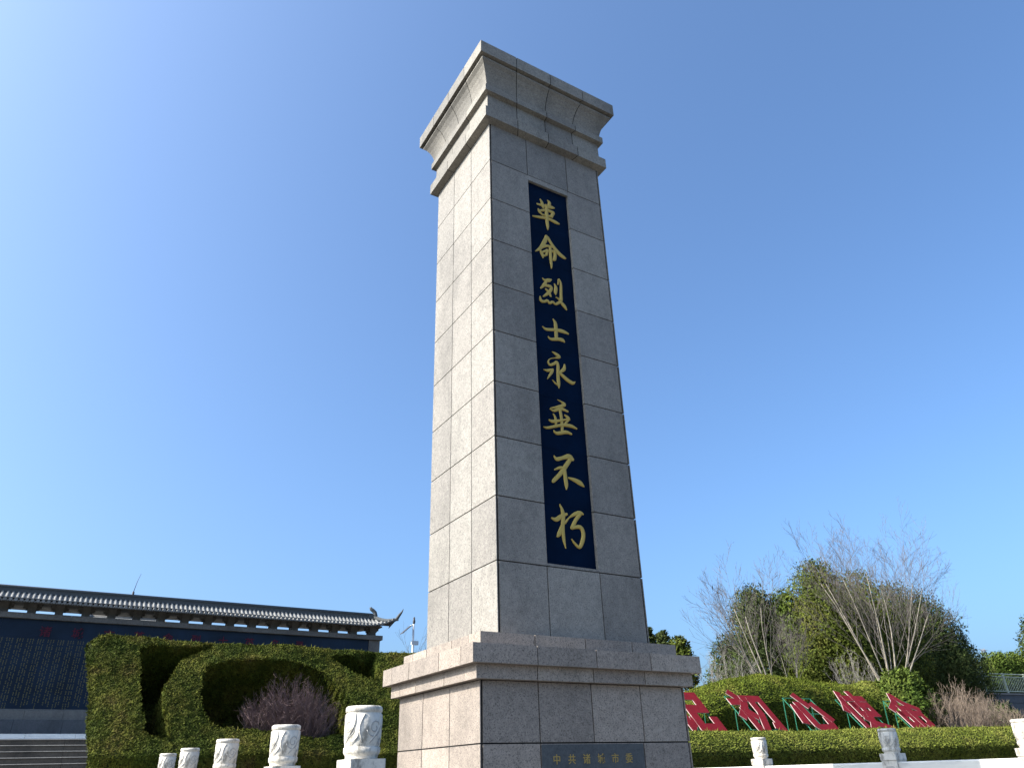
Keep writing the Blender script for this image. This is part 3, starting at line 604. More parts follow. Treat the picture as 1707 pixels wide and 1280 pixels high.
# camera pole behind the hedge
r = thing('camera_pole', (11.2, 30, PZ-.5), 'white pole with a tilted panel, small box and camera, left of the tower shaft', 'pole')
mb = MB(); mb.tube([(11.2, 30, PZ-.5), (11.2, 30, E+7.55)], [.065, .055], 12); mb.build('pole', 'steel', r)
mb = MB(); mb.hexa([(10.50, 29.8, E+6.98), (11.02, 29.8, E+7.42), (11.02, 30.2, E+7.42), (10.50, 30.2, E+6.98)], [(10.49, 29.8, E+7.01), (11.0, 29.8, E+7.45), (11.0, 30.2, E+7.45), (10.49, 30.2, E+7.01)]); mb.build('solar_panel', 'dark_metal', r)
mb = MB(); mb.tube([(11.0, 30, E+7.45), (11.2, 30, E+7.50)], .03, 6); mb.build('bracket', 'steel', r)
mb = MB(); mb.box(11.02, 11.42, 29.75, 29.90, E+6.42, E+6.62); mb.build('control_box', 'steel', r)
mb = MB(); mb.lathe((11.22, 30), [(.04, E+7.55), (.07, E+7.62), (.075, E+7.72), (.05, E+7.80), (.06, E+7.86), (.03, E+7.93)], 10); mb.build('camera', 'dark_metal', r)

# ================================================================ HEDGES
def hedge_obj(name, V, F, core_in, mats, dens, size, label, cat, group=None, org=None, up=.25, spread=.8, mask=None):
    P, Nn = scatter(V, F, dens)
    if mask is not None: k = mask(P, Nn); P, Nn = P[k], Nn[k]
    P = P - Nn*size*.35
    Q = leaves(P, Nn, size, up, spread)
    k = rng.choice(len(P), len(P)//110, replace=False); Q = np.concatenate([Q, leaves(P[k]+Nn[k]*size*.3, Nn[k], size*1.7, .9, 1.1, .2)])
    me = quads_mesh(name, Q, (core_in, F)); o = link(name, me, mats, None, org)
    return tag(o, label, cat, group)
def sweep(path, profile, hz=None, seed=1, amp=.05, sc=3.0):
    """profile [(offset forward of path, z)] swept along the path with rounded ends; front is to the right of the walking direction"""
    path = np.array(path, float); prof = np.array(profile, float); 
    seg = np.linalg.norm(np.diff(path, axis=0), axis=1); L_ = np.concatenate([[0], np.cumsum(seg)]); n = max(12, int(L_[-1]/.22))
    u = np.linspace(0, L_[-1], n); u = np.concatenate([[0, .06], u[(u > .15) & (u < L_[-1]-.15)], [L_[-1]-.06, L_[-1]]])
    px = np.stack([np.interp(u, L_, path[:, k]) for k in (0, 1)], 1); t = unit(np.gradient(px, axis=0)); nr = np.stack([t[:, 1], -t[:, 0]], 1)
    cen = prof.mean(0); V = []
    for i in range(len(u)):
        e = min(u[i], L_[-1]-u[i]); ins = max(0, .28*(1-e/.35))**1.6 if e < .35 else 0
        hs = 1 if hz is None else np.interp(u[i]/L_[-1], hz[0], hz[1])
        for o_, z in prof:
            o2 = o_+(cen[0]-o_)*min(ins, .6); z2 = z+(cen[1]-z)*min(ins, .6)
            V.append((px[i, 0]+nr[i, 0]*o2, px[i, 1]+nr[i, 1]*o2, E+(z2*hs if z2 > 0 else z2)))
    V = np.array(V); k = len(prof); F = []
    for i in range(len(u)-1):
        for j in range(k-1): a = i*k+j; F.append((a, a+k, a+k+1, a+1))
    F.append(tuple(range(k))); F.append(tuple(range((len(u)-1)*k, len(u)*k))[::-1])
    c0 = V.mean(0); d = V-c0
    V = V+unit(d)*lump(V, sc, amp, seed)[:, None]+unit(d)*lump(V, sc*3.1, amp*.55, seed+5)[:, None]
    return V, F
def orient_out(V, F):
    bmx = bmesh.new(); me = bpy.data.meshes.new('tmp'); me.from_pydata([tuple(v) for v in V], [], F); bmx.from_mesh(me)
    bmesh.ops.recalc_face_normals(bmx, faces=bmx.faces); F2 = [tuple(v.index for v in f.verts) for f in bmx.faces]; bmx.free(); bpy.data.meshes.remove(me); return F2
def shrink(V, F, d):
    V = np.asarray(V); N_ = np.zeros_like(V)
    for f in F:
        a, b, c_ = V[f[0]], V[f[1]], V[f[2]]; n_ = np.cross(b-a, c_-a)
        for i in f: N_[i] += n_
    return V-unit(N_)*d
# --- sculpted relief hedge on the left: tilted face with a slot, a ring and corner hollows
tc, ts = math.cos(R_(48)), math.sin(R_(48)); hn = np.array([0, -ts, tc])
slot = [(-4.17, 2.78), (-3.98, 2.90), (-3.46, 2.95), (-2.79, 3.02), (-3.17, 2.77), (-3.45, 2.6), (-3.61, 2.09), (-3.77, 1.73), (-3.78, 1.48), (-3.7, 1.02), (-3.64, .5), (-3.91, .54), (-4.01, .66), (-4.1, 1.3), (-4.14, 2.07)]
tri = [(-.08, 2.93), (.5, 3.0), (1.08, 3.02), (1.0, 2.5), (.89, 2.16), (.54, 2.36), (.3, 2.59)]
ring = [(-2.88, 2.29), (-2.47, 2.41), (-2.19, 2.5), (-1.66, 2.57), (-.94, 2.52), (-.41, 2.31), (-.14, 1.87), (.05, 1.4), (.13, .99), (-.13, .54), (-.98, .5), (-1.64, .66), (-1.97, .71), (-2.44, .77), (-2.72, .83), (-2.89, 1.09), (-2.99, 1.51), (-2.99, 1.95)]
def sdist(P, poly):
    poly = np.array(poly); d = np.full(len(P), 1e9); ins = np.zeros(len(P), bool)
    for i in range(len(poly)):
        a, b = poly[i], poly[(i+1) % len(poly)]; ab = b-a; t = np.clip(((P-a)@ab)/(ab@ab), 0, 1); d = np.minimum(d, np.linalg.norm(P-(a+t[:, None]*ab), axis=1))
        c_ = (a[1] > P[:, 1]) != (b[1] > P[:, 1]); xi = a[0]+(P[:, 1]-a[1])/(b[1]-a[1]+1e-12)*ab[0]; ins ^= c_ & (P[:, 0] < xi)
    return np.where(ins, d, -d)
HX0, HX1 = -5.0, 3.6
sx = np.arange(HX0, HX1+.01, .065); prof = [(-1.25, 0)]   # (v, front/back code)
vs_ = np.concatenate([np.linspace(-1.3, -.02, 10), np.arange(.02, 3.06, .06)])
rows = []
for v in vs_:
    if v < 0: yy, zz = 7.0+.22*min(1, -v/.6)+0*sx, .45+v+0*sx; dep = 0*sx
    else: yy, zz = 7+v*tc+0*sx, .45+v*ts+0*sx
    P = np.stack([sx-.055*max(v, 0), np.full(len(sx), v)], 1); Pq = np.stack([P[:, 0], P[:, 1]], 1)
    if v >= 0:
        dep = np.zeros(len(sx))
        for poly, dm in ((slot, 1.45), (tri, 1.2), (ring, 1.55)):
            s_ = sdist(Pq, poly); dep = np.maximum(dep, dm*np.clip(s_/.07+.3, 0, 1))
    else: dep = np.zeros(len(sx))
    edge = np.clip(1-(sx-HX0)/.9, 0, 1)*(.13-.075*max(v, 0)+.10*min(1, max(0, -v)))
    rows.append(np.stack([P[:, 0]+edge, yy, E+zz], 1)-dep[:, None]*hn)
top0 = np.array([7+3.06*tc, .45+3.06*ts])
for dy, dz in ((.10, .075), (.28, .12), (.5, .12), (.75, .05), (.92, -.12), (1.0, -.5), (1.0, -1.4), (1.0, -3.4)):
    rows.append(np.stack([sx-.055*3.06+(-.10+.62*min(1, dy))*np.clip(1-(sx-HX0)/.9, 0, 1), np.full(len(sx), top0[0]+dy), np.full(len(sx), E+top0[1]+dz)], 1))
G = np.array(rows); nr_, nc_ = G.shape[:2]
lf = np.clip(1-(sx-HX0)/.30, 0, 1)[None, :]; 
cenG = np.array([0, 8.3, E+1.1]); G[:, :, 1:] += (cenG[1:]-G[:, :, 1:])*(.10*lf**2.5)[:, :, None]
V = G.reshape(-1, 3); F = []
for i in range(nr_-1):
    for j in range(nc_-1): a = i*nc_+j; F.append((a, a+1, a+nc_+1, a+nc_))
F.append(tuple(i*nc_ for i in range(nr_))); F.append(tuple(i*nc_+nc_-1 for i in range(nr_))[::-1])
F = F+[]
V = V+hn*lump(V, 2.3, .05, 3)[:, None]+hn*lump(V, 7, .022, 4)[:, None]+hn*lump(V, 19, .010, 14)[:, None]+np.array([1, 0, 0])*lump(V, 4, .02, 8)[:, None]
# left cap: fan of scatter points handled as a strip between front and back profile
cap = [i*nc_ for i in range(nr_)]; F = F[:-2]
ci = len(V); V = np.concatenate([V, [[HX0+.22, 8.3, E+.9], [HX1, 8.4, E+.9]]])
for a, b in zip(cap[:-1], cap[1:]): F.append((b, a, ci))
cap2 = [i*nc_+nc_-1 for i in range(nr_)]
for a, b in zip(cap2[:-1], cap2[1:]): F.append((a, b, ci+1))
F = orient_out(V, F)
hedge_obj('sculpted_hedge', V, F, shrink(V, F, .05), ['hedge_leaf', 'hedge_core'], 5600, .046, 'large dark green hedge clipped into a relief with a slot and a round hollow', 'hedge', org=(-1, 8.5, E-.8), up=.35)
# --- low hedge right of the monument
lowp = [(.2, .95), (.42, .94), (.70, .88), (.95, .76), (1.14, .58), (1.26, .40), (1.22, .28), (.98, -.05), (1.0, -.85)]
lowp = [(-.35, -.85), (-.36, .6), (-.25, .84)]+[(a-.2, b*.92) for a, b in lowp]
V, F = sweep([(4.6, 7.1), (9, 7.0), (12.4, 6.9), (14.2, 6.5), (16.4, 5.5), (20.4, 4.35), (25, 3.2)], lowp, None, 2, .035, 2.5)
F = orient_out(V, F)
hedge_obj('low_hedge', V, F, shrink(V, F, .05), ['hedge_leaf_gold', 'hedge_core'], 2300, .06, 'long low clipped hedge with yellow green top, behind the right balustrade', 'hedge', 'clipped hedges on the right', org=(13, 6.8, E-.8), mask=lambda P, N_: (P[:, 2] > E-.45))
# --- hedges behind the red characters
domep = [(-1.5, -.5), (-1.6, 1.6), (-1.3, 2.5), (-.7, 2.86), (-.1, 2.96), (.4, 2.90), (.85, 2.70), (1.15, 2.40), (1.32, 2.02), (1.26, 1.5), (1.02, .7), (.95, -.4)]
V, F = sweep([(12.6, 11.4), (14, 11.2), (18, 11.1), (22.2, 11.0)], domep, ([0, .12, .25, .42, .6, .75, .9, 1], [.66, .82, .93, 1.0, 1.0, .97, .93, .80]), 4, .07, 1.7)
F = orient_out(V, F)
hedge_obj('rounded_hedge', V, F, shrink(V, F, .06), ['dome_leaf', 'hedge_core'], 1700, .075, 'domed clipped hedge with bright green crown, behind the middle red characters', 'hedge', 'clipped hedges on the right', org=(18, 11, E-.4))
flatp = [(a, b*.98) for a, b in domep]
V, F = sweep([(5.0, 12.0), (8.5, 11.7), (13.0, 11.5)], [(a*.8, b*.86) for a, b in domep], ([0, .6, .85, 1], [.9, 1.02, .98, .84]), 6, .06, 2)
F = orient_out(V, F)
hedge_obj('rounded_hedge', V, F, shrink(V, F, .06), ['hedge_leaf', 'hedge_core'], 1600, .075, 'dark clipped hedge just right of the pedestal, behind the cut off red character', 'hedge', 'clipped hedges on the right', org=(9, 11.6, E-.4))
V, F = sweep([(21.6, 11.3), (23.4, 11.0), (25.6, 10.6)], [(a*.8, b*.98) for a, b in domep], ([0, .3, .8, 1], [.94, 1.0, 1.02, .95]), 9, .06, 2)
F = orient_out(V, F)
hedge_obj('rounded_hedge', V, F, shrink(V, F, .06), ['hedge_leaf_gold', 'hedge_core'], 1700, .075, 'flat topped yellow green hedge behind the second red character from the right', 'hedge', 'clipped hedges on the right', org=(23, 11, E-.4))

# ================================================================ RED CHARACTER SIGNS
W_ = .195
GL = {
 '记': [[(.10, 1.0), (.22, .84)], [(.02, .60), (.24, .60), (.24, .04), (.40, .22)], [(.44, .93), (.93, .93), (.93, .52)], [(.50, .55), (.93, .55)], [(.53, .60), (.53, .02), (1.04, .02), (1.04, .26)]],
 '初': [[(.20, 1.08), (.32, .93)], [(.02, .80), (.45, .80)], [(.43, .80), (.28, .58), (.03, .36)], [(.25, .58), (.25, -.03)], [(.30, .52), (.46, .36)], [(.46, .90), (1.0, .90), (.98, .02), (.84, .08)], [(.70, .88), (.68, .45), (.46, -.02)]],
 '心': [[(.12, .68), (.0, .22)], [(.30, .78), (.30, .12), (.38, .03), (.84, .03), (.88, .30)], [(.44, 1.05), (.60, .74)], [(.80, .76), (1.0, .30)]],
 '使': [[(.30, 1.20), (.16, .84), (-.02, .60)], [(.17, .82), (.17, -.04)], [(.36, 1.02), (1.12, 1.02)], [(.45, .80), (1.04, .80), (1.04, .50), (.45, .50), (.45, .84)], [(.74, 1.22), (.74, .55), (.62, .26), (.34, -.02)], [(.44, .36), (.70, .16), (1.16, .0)]],
 '命': [[(.54, 1.18), (.36, .90), (-.02, .68)], [(.54, 1.18), (.74, .90), (1.14, .70)], [(.34, .72), (.76, .72)], [(.14, .52), (.44, .52), (.44, .14), (.14, .14), (.14, .56)], [(.58, .54), (1.0, .54), (1.0, .20), (.84, .12)], [(.64, .54), (.64, -.06)]],
}
def flat_stroke(mb, pts, w_, fn, h0, h1):
    P = [np.array(p, float) for p in pts]; n = len(P); Lf, Rt = [], []
    for i in range(n):
        d1 = P[i]-P[i-1] if i else P[1]-P[0]; d2 = P[i+1]-P[i] if i < n-1 else d1
        d1 = d1/np.linalg.norm(d1); d2 = d2/np.linalg.norm(d2); t = d1+d2; t = t/max(np.linalg.norm(t), .3); nn = np.array([-t[1], t[0]])
        k = 1/max(.55, math.sqrt(max(.05, (1+d1@d2)/2))); p = P[i]
        if i == 0: p = p-d1*w_*.3
        if i == n-1: p = p+d1*w_*.3
        Lf.append(p+nn*w_/2*k); Rt.append(p-nn*w_/2*k)
    for i in range(n-1):
        lo = [fn(q, h0) for q in (Rt[i], Rt[i+1], Lf[i+1], Lf[i])]; hi = [fn(q, h1) for q in (Rt[i], Rt[i+1], Lf[i+1], Lf[i])]
        a = len(mb.v); mb.v += lo+hi; mb.cm = 0; mb.quad((a+4, a+5, a+6, a+7)); mb.cm = 1; mb.quad((a+3, a+2, a+1, a)); mb.quad((a, a+1, a+5, a+4)); mb.quad((a+2, a+3, a+7, a+6))
        if i == 0: mb.quad((a+3, a, a+4, a+7))
        if i == n-2: mb.quad((a+1, a+2, a+6, a+5))
    mb.cm = 0
SZ = 1.36
for q, (ch, lb) in enumerate((('记', 'red character sign 记 half hidden behind the right side of the pedestal'), ('初', 'red character sign 初 on a green frame, second from the pedestal'), ('心', 'red character sign 心 on a green frame, the middle one of the five'), ('使', 'red character sign 使 leaning behind the shaded balustrade post'), ('命', 'red character sign 命 furthest right, beside the bare brown shrub'))):
    x0 = 10.0+2.672*q; y0 = 8.0; z0 = E+.97
    r = thing('character_sign', (x0+.68, y0+.45, bankz(x0, y0)+E-.85), lb, 'sign', 'red characters on green frames')
    def fn(p, h): v = Vector((x0+p[0]*SZ, y0+p[1]*SZ*tc-h*ts, z0+p[1]*SZ*ts+h*tc)); return tuple(v)
    mb = MB()
    for i, s_ in enumerate(GL[ch]): flat_stroke(mb, s_, W_+(.03 if ch in '记心' else 0), fn, .03+.0015*i, .055+.002*i)
    mb.build('character', ['sign_red', 'sign_edge_lit'], r)
    mb = MB(); rr = .015
    for a, b in (((0, 0), (1, 0)), ((1, 0), (1, 1)), ((1, 1), (0, 1)), ((0, 1), (0, 0)), ((0, .5), (1, .5)), ((.5, 0), (.5, 1))): mb.bar(fn(a, 0), fn(b, 0), rr, 4)
    mb.build('frame', 'green_paint', r)
    for u in (0, 1):
        for v in (.04, .58, .97):
            if v == .97 and u == 0 and q % 2: continue
            p = fn((u, v), -.02); mb = MB(); mb.bar((p[0], p[1], bankz(p[0], p[1])+E-.95), p, .017, 4); mb.build('leg', 'green_paint', r)

# ================================================================ TREES AND SHRUBS
def at(px, py, y):
    """the point of the plane at depth y that this photograph shows at (px, py)"""
    q = Fv + Rv*((px-853.5)/1212.3157) - Uv*((py-640)/1212.3157); t = (y-CAM.y)/q.y; return CAM+q*t
def conifer(name, label, cat, base, h, rx, ry, mats, n, size, group, lobes=26, pointy=.55, seed=1, trunk_h=None):
    """evergreen: trunk, limbs and a crown of leafy sprays gathered in clumps through the volume"""
    q = np.random.default_rng(seed); bx, by, bz = base
    r = thing(name, (bx, by, bz), label, cat, group)
    mb = MB(); mb.tube([(bx, by, bz-.3), (bx+.05, by, bz+h*.4), (bx, by+.05, bz+h*.85)], [.16*h/8, .11*h/8, .03], 7)
    cl = []
    for k in range(lobes):
        t = (k+.5)/lobes; a = k*2.399+q.uniform(-.4, .4); w_ = (1-t)**pointy*(.55+.45*min(1, t*5)); rad = w_*(.62+.22*q.uniform())
        c = np.array([bx+math.cos(a)*rx*rad, by+math.sin(a)*ry*rad, bz+h*(.06+.86*t)]); cl.append((c, (.30+.42*w_)*min(rx, ry)*q.uniform(.8, 1.15)))
        if k % 2 == 0: mb.tube([(bx, by, c[2]-.5), tuple(c)], [.04*h/8, .015], 4)
    mb.build('trunk', 'bark_dark', r)
    P, Nn = [], []; tot = sum(c[1]**2 for c in cl)
    for c, s in cl:
        m_ = int(n*s*s/tot); d = unit(q.normal(size=(m_, 3))); rr_ = q.uniform(.45, 1.0, (m_, 1))**.6
        lob = 1+.22*np.sin(d[:, :1]*5+c[0]*3)*np.sin(d[:, 1:2]*6+c[1])+.15*np.sin(d[:, 2:3]*7+c[2]*2)
        p = c+d*rr_*lob*s*np.array([1, 1, 1.25]); P.append(p); Nn.append(unit(d*.7+unit(p-np.array([bx, by, bz+h*.45]))*.5))
    P, Nn = np.concatenate(P), np.concatenate(Nn)
    global rng; sv = rng; rng = q; Q = leaves(P, Nn, size, .55, .55, .42); rng = sv
    # inner sprays so that the crown is not see-through at its heart
    me = quads_mesh('crown', Q); link('crown', me, mats, r)
    return r
def bare_tree(name, label, cat, base, h, stems, spread, group, seed, rad=.06, depth=4, lean=(0, 0), twig=.0045, nb=(8, 5, 4, 3), bark_='bark_pale'):
    """several slender stems fanning upwards from one root, forking into ever finer straight twigs"""
    q = random.Random(seed); bx, by, bz = base
    r = thing(name, (bx, by, bz), label, cat, group); st, br = MB(), MB()
    def grow(p, d, L_, rd, lev):
        k = 5 if lev < 2 else 3; pts = [p]; dd_ = d.copy(); j_ = .055 if lev < 2 else .09
        for i in range(k):
            dd_ = (dd_+Vector((q.gauss(0, j_), q.gauss(0, j_), q.gauss(0, j_*.6)+(.03 if lev else .0)))).normalized(); pts.append(pts[-1]+dd_*L_/k)
        end = max(rd*.22, twig*.8); rads = [rd+(end-rd)*(i/k)**.8 for i in range(k+1)]
        (st if lev == 0 else br).tube(pts, rads, 6 if lev < 1 else 3, lev < 1)
        if lev >= depth: return
        n_ = nb[lev]
        for i in range(n_):
            t = (.26 if lev == 0 else .18)+(.74 if lev == 0 else .80)*(i+q.random()*.9)/n_; t = min(t, .985); j = min(int(t*k), k-1); f = t*k-j
            bp_ = pts[j].lerp(pts[j+1], f); ax = (pts[j+1]-pts[j]).normalized()
            pr = ax.orthogonal().normalized(); pr.rotate(Matrix.Rotation(q.uniform(0, 6.283), 3, ax)); an = R_(q.uniform(20, 40)); nd = (ax*math.cos(an)+pr*math.sin(an)+Vector((0, 0, .10))).normalized()
            grow(bp_, nd, L_*q.uniform(.46, .74)*(1.10-.40*t), max((rads[j]+(rads[j+1]-rads[j])*f)*q.uniform(.42, .60), twig), lev+1)
    for s in range(stems):
        a = s*2.4+.4*q.random(); sp = spread*math.sqrt((s+.5)/stems) if stems > 1 else .05
        d = Vector((math.cos(a)*sp+lean[0], math.sin(a)*sp*.7+lean[1], 1)).normalized()
        grow(Vector((bx+.16*math.cos(a), by+.12*math.sin(a), bz-.2)), d, h*q.uniform(.54, .62), rad*q.uniform(.75, 1.1), 0)
    st.build('trunk', bark_, r); br.build('branches', 'branch_grey', r); return r
def twig_shrub(name, label, cat, base, h, rx, ry, nst, material, group=None, seed=1, th=.006, sub=7):
    q = random.Random(seed); bx, by, bz = base; r = thing(name, (bx, by, bz), label, cat, group); st, tw = MB(), MB()
    for s in range(nst):
        a = q.uniform(0, 6.283); u = math.sqrt(q.random()); ex, ey = math.cos(a)*rx*u, math.sin(a)*ry*u; hh = h*(1-.42*u*u)*q.uniform(.78, 1.05)
        p0 = Vector((bx+ex*.25, by+ey*.25, bz-.1)); p3 = Vector((bx+ex, by+ey, bz+hh)); pts = [p0]
        for i in range(1, 6):
            t = i/5; p = p0.lerp(p3, t); p.x += ex*.25*math.sin(math.pi*t)*.6+q.gauss(0, .03)*h; p.y += ey*.15*math.sin(math.pi*t)+q.gauss(0, .03)*h; pts.append(p)
        st.tube(pts, [th*1.8*(1-.7*i/5) for i in range(6)], 3, False)
        for k in range(sub):
            i = q.randint(2, 4); f = q.random(); b0 = pts[i].lerp(pts[i+1], f) if i < 5 else pts[5]; d = (pts[i+1]-pts[i]).normalized()
            d = (d+Vector((q.gauss(0, .5), q.gauss(0, .5), q.gauss(.25, .3)))).normalized(); L_ = h*q.uniform(.10, .26); b1 = b0+d*L_*.5; b2 = b1+(d+Vector((q.gauss(0, .3), q.gauss(0, .3), .2))).normalized()*L_*.5
            tw.tube([b0, b1, b2], [th*.8, th*.6, th*.4], 3, False)
            for e in range(2):
                d2 = (d+Vector((q.gauss(0, .7), q.gauss(0, .7), q.gauss(.2, .4)))).normalized(); bb = b1 if e else b0.lerp(b2, .7); tw.tube([bb, bb+d2*L_*.4], [th*.6, th*.35], 3, False)
    st.build('stems', material, r); tw.build('twigs', material, r); return r
# bush in the hollow of the relief hedge
def onrel(x, v, n): return (x-.055*v, 7+v*tc+hn[1]*n, E+.45+v*ts+hn[2]*n)
b = onrel(-1.15, .55, -.75)
twig_shrub('bare_shrub', 'bare reddish purple shrub growing in the round hollow of the relief hedge', 'shrub', (b[0], b[1], b[2]), 1.45, 1.0, .6, 230, 'twig_red', None, 5, .004, 10)
# evergreens behind the hedges
EG = 'evergreen trees behind the clipped hedges'
def place(px, pyb, pyt, y): 
    b = at(px, pyb, y); t = at(px, pyt, y); return (b.x, y, b.z-1.2), t.z-b.z+1.2
for i, (px, pyb, pyt, y, wpx, mt, lb, sd_, n, lob, pt) in enumerate((
    (1250, 1150, 974, 19.0, 52, 'conifer_dark', 'dark rounded evergreen behind the left bare tree', 11, 34000, 34, .42),
    (1352, 1150, 938, 17.0, 72, 'conifer_olive', 'tallest olive green evergreen with a broad pointed crown, between the two bare trees', 12, 60000, 48, .52),
    (1302, 1150, 978, 18.2, 50, 'conifer_green', 'bright green narrow evergreen on the left shoulder of the tallest evergreen', 13, 30000, 32, .48),
    (1420, 1150, 960, 18.0, 68, 'conifer_olive', 'olive evergreen directly behind the stems of the large bare tree', 14, 46000, 40, .42),
    (1482, 1150, 978, 19.0, 62, 'conifer_dark', 'dark evergreen behind the middle branches of the large bare tree', 18, 40000, 36, .42),
    (1524, 1145, 994, 18.6, 60, 'conifer_dark', 'dark pointed evergreen behind the right branches of the large bare tree', 15, 36000, 34, .46),
    (1572, 1150, 1056, 18.0, 46, 'conifer_dark', 'low dark evergreen at the right end of the evergreen clump', 16, 24000, 28, .36),
    (1212, 1160, 1058, 20.5, 40, 'conifer_dark', 'low dark evergreen at the left end of the clump, behind pale twigs', 17, 15000, 22, .36))):
    base, h = place(px, pyb, pyt, y); rx = (at(px+wpx, 1100, y)-at(px, 1100, y)).length*.92
    base = (at(px, pyt, y).x, base[1], base[2])
    conifer('evergreen_tree', lb, 'tree', base, h, rx, rx*.62, mt, n, .15, EG, lob, pt, sd_)
for px, pyt, y, wpx, lb, sd_ in ((1110, 1050, 26.0, 17, 'small dark evergreen peeping over the pedestal moulding, nearest the shaft', 21), (1138, 1062, 25.0, 20, 'small olive evergreen peeping over the right corner of the pedestal moulding', 22), (1087, 1042, 26.5, 11, 'sliver of dark evergreen touching the right edge of the shaft', 23)):
    base, h = place(px, 1110, pyt, y); rx = (at(px+wpx, 1100, y)-at(px, 1100, y)).length
    conifer('evergreen_tree', lb, 'tree', base, h, rx, rx*.8, 'conifer_dark' if sd_ != 22 else 'conifer_olive', 7000, .20, EG, 16, .5, sd_)
b = at(1752, 1105, 18.0); conifer('evergreen_tree', 'grey green evergreen cut off by the right edge of the photo', 'tree', (b.x, 18, b.z-2), (at(1752, 1030, 18)-b).z+2, 1.75, 1.5, 'conifer_dark', 12000, .2, EG, 20, .4, 24)
# bare trees
BT = 'bare leafless trees'
b = at(1283, 1128, 14.5); treeA = bare_tree('bare_tree', 'bare pale tree left of the evergreens, its twigs spread against the sky', 'tree', (b.x, 14.5, b.z-1), at(1240, 935, 14.5).z-b.z+2.0, 5, .50, BT, 4, .06, 4, (-.40, 0), .0045, (6, 4, 3, 2))
b = at(1484, 1128, 13.8); bare_tree('bare_tree', 'largest bare tree with several pale stems and a wide fan of twigs', 'tree', (b.x, 13.8, b.z-1), at(1450, 868, 13.8).z-b.z+2.3, 10, .74, BT, 23, .06, 4, (.20, 0), .0042, (7, 4, 4, 2))
b = at(1318, 1125, 14.2); bare_tree('bare_tree', 'slim bare sapling in front of the tallest evergreen', 'tree', (b.x, 14.2, b.z-.8), 4.0, 3, .25, BT, 14, .03, 3, (0, 0), .0045)
b = at(1215, 1148, 14.6); twig_shrub('bare_shrub', 'pale grey twiggy shrub at the foot of the left bare tree', 'shrub', (b.x, 14.6, b.z-.9), 2.6, 1.7, 1.0, 30, 'twig_grey', 'bare twiggy shrubs', 6, .006, 7)
b = at(1425, 1140, 14.2); twig_shrub('bare_shrub', 'low tangle of pale twigs under the large bare tree', 'shrub', (b.x, 14.2, b.z-.6), 1.9, 2.0, .9, 40, 'twig_grey', 'bare twiggy shrubs', 8, .0045, 7)
b = at(1612, 1222, 8.6); twig_shrub('bare_shrub', 'wide bare reddish brown shrub right of the last red character', 'shrub', (b.x, 8.6, b.z-.5), 2.15, 1.75, 1.0, 120, 'twig_brown', 'bare twiggy shrubs', 3, .006, 9)
b = at(1662, 1222, 8.2); twig_shrub('bare_shrub', 'bare brown shrub below the metal fence near the right edge', 'shrub', (b.x, 8.2, b.z-.5), 1.75, 1.3, .9, 80, 'twig_brown', 'bare twiggy shrubs', 13, .006, 8)
for px, pt_, y, sd_, lb in ((705, 1030, 34, 31, 'bare twigs beside the left edge of the tower shaft'), (60, 1012, 44, 32, 'bare tree seen through the gap under the tiled eave, leftmost'), (145, 1012, 44, 33, 'bare tree seen through the gaps under the eave, left of the pavilion roof'), (400, 1012, 46, 34, 'bare tree seen through the middle gaps under the tiled eave'), (545, 1024, 46, 35, 'bare tree seen through the gaps under the eave near the upturned corner')):
    b = at(px, 1085, y); bare_tree('bare_tree', lb, 'tree', (b.x, y, E+2), at(px, pt_, y).z-E-2.2 if px < 600 else at(px, pt_, y).z-E-1.5, 2, .16, BT, sd_, .05, 3, (0, 0), .006, (6, 4, 3), 'bark_dark')
b = at(668, 1096, 30.5); conifer('evergreen_tree', 'dark spiky evergreen tip left of the camera pole', 'tree', (b.x, 30.5, E+1.4), at(668, 1082, 30.5).z-E-1.4, 1.0, .8, 'conifer_dark', 4000, .2, EG, 14, .7, 41)
# tufted juniper in front of the flat topped hedge
b = at(1520, 1215, 9.9); jx = b.x
conifer('juniper_shrub', 'bright green tufted juniper behind the last red character', 'shrub', (jx+.3, 10.0, b.z-.5), at(1520, 1124, 9.9).z-b.z+.55, 1.75, .85, 'conifer_green', 26000, .15, None, 34, .38, 51)
b = at(1692, 1215, 9.0); conifer('juniper_shrub', 'dull green shrub at the right edge beside the bare brown shrub', 'shrub', (b.x, 9.4, b.z-.6), 1.45, .8, .7, 'conifer_dark', 9000, .12, None, 18, .35, 52)
# three trimmed evergreens beyond the metal fence
for px, pt_, lb, sd_ in ((1662, 1096, 'trimmed rounded evergreen beyond the metal fence, first of three from the left', 61), (1684, 1093, 'trimmed rounded evergreen beyond the metal fence, middle of three', 62), (1706, 1090, 'trimmed rounded evergreen beyond the metal fence, cut by the photo edge', 63)):
    b = at(px, 1128, 19); conifer('trimmed_evergreen', lb, 'tree', (b.x, 19, b.z-1.2), at(px, pt_, 19).z-b.z+1.2, .95, .85, 'conifer_green', 9000, .16, 'trimmed evergreens beyond the fence', 20, .22, sd_)
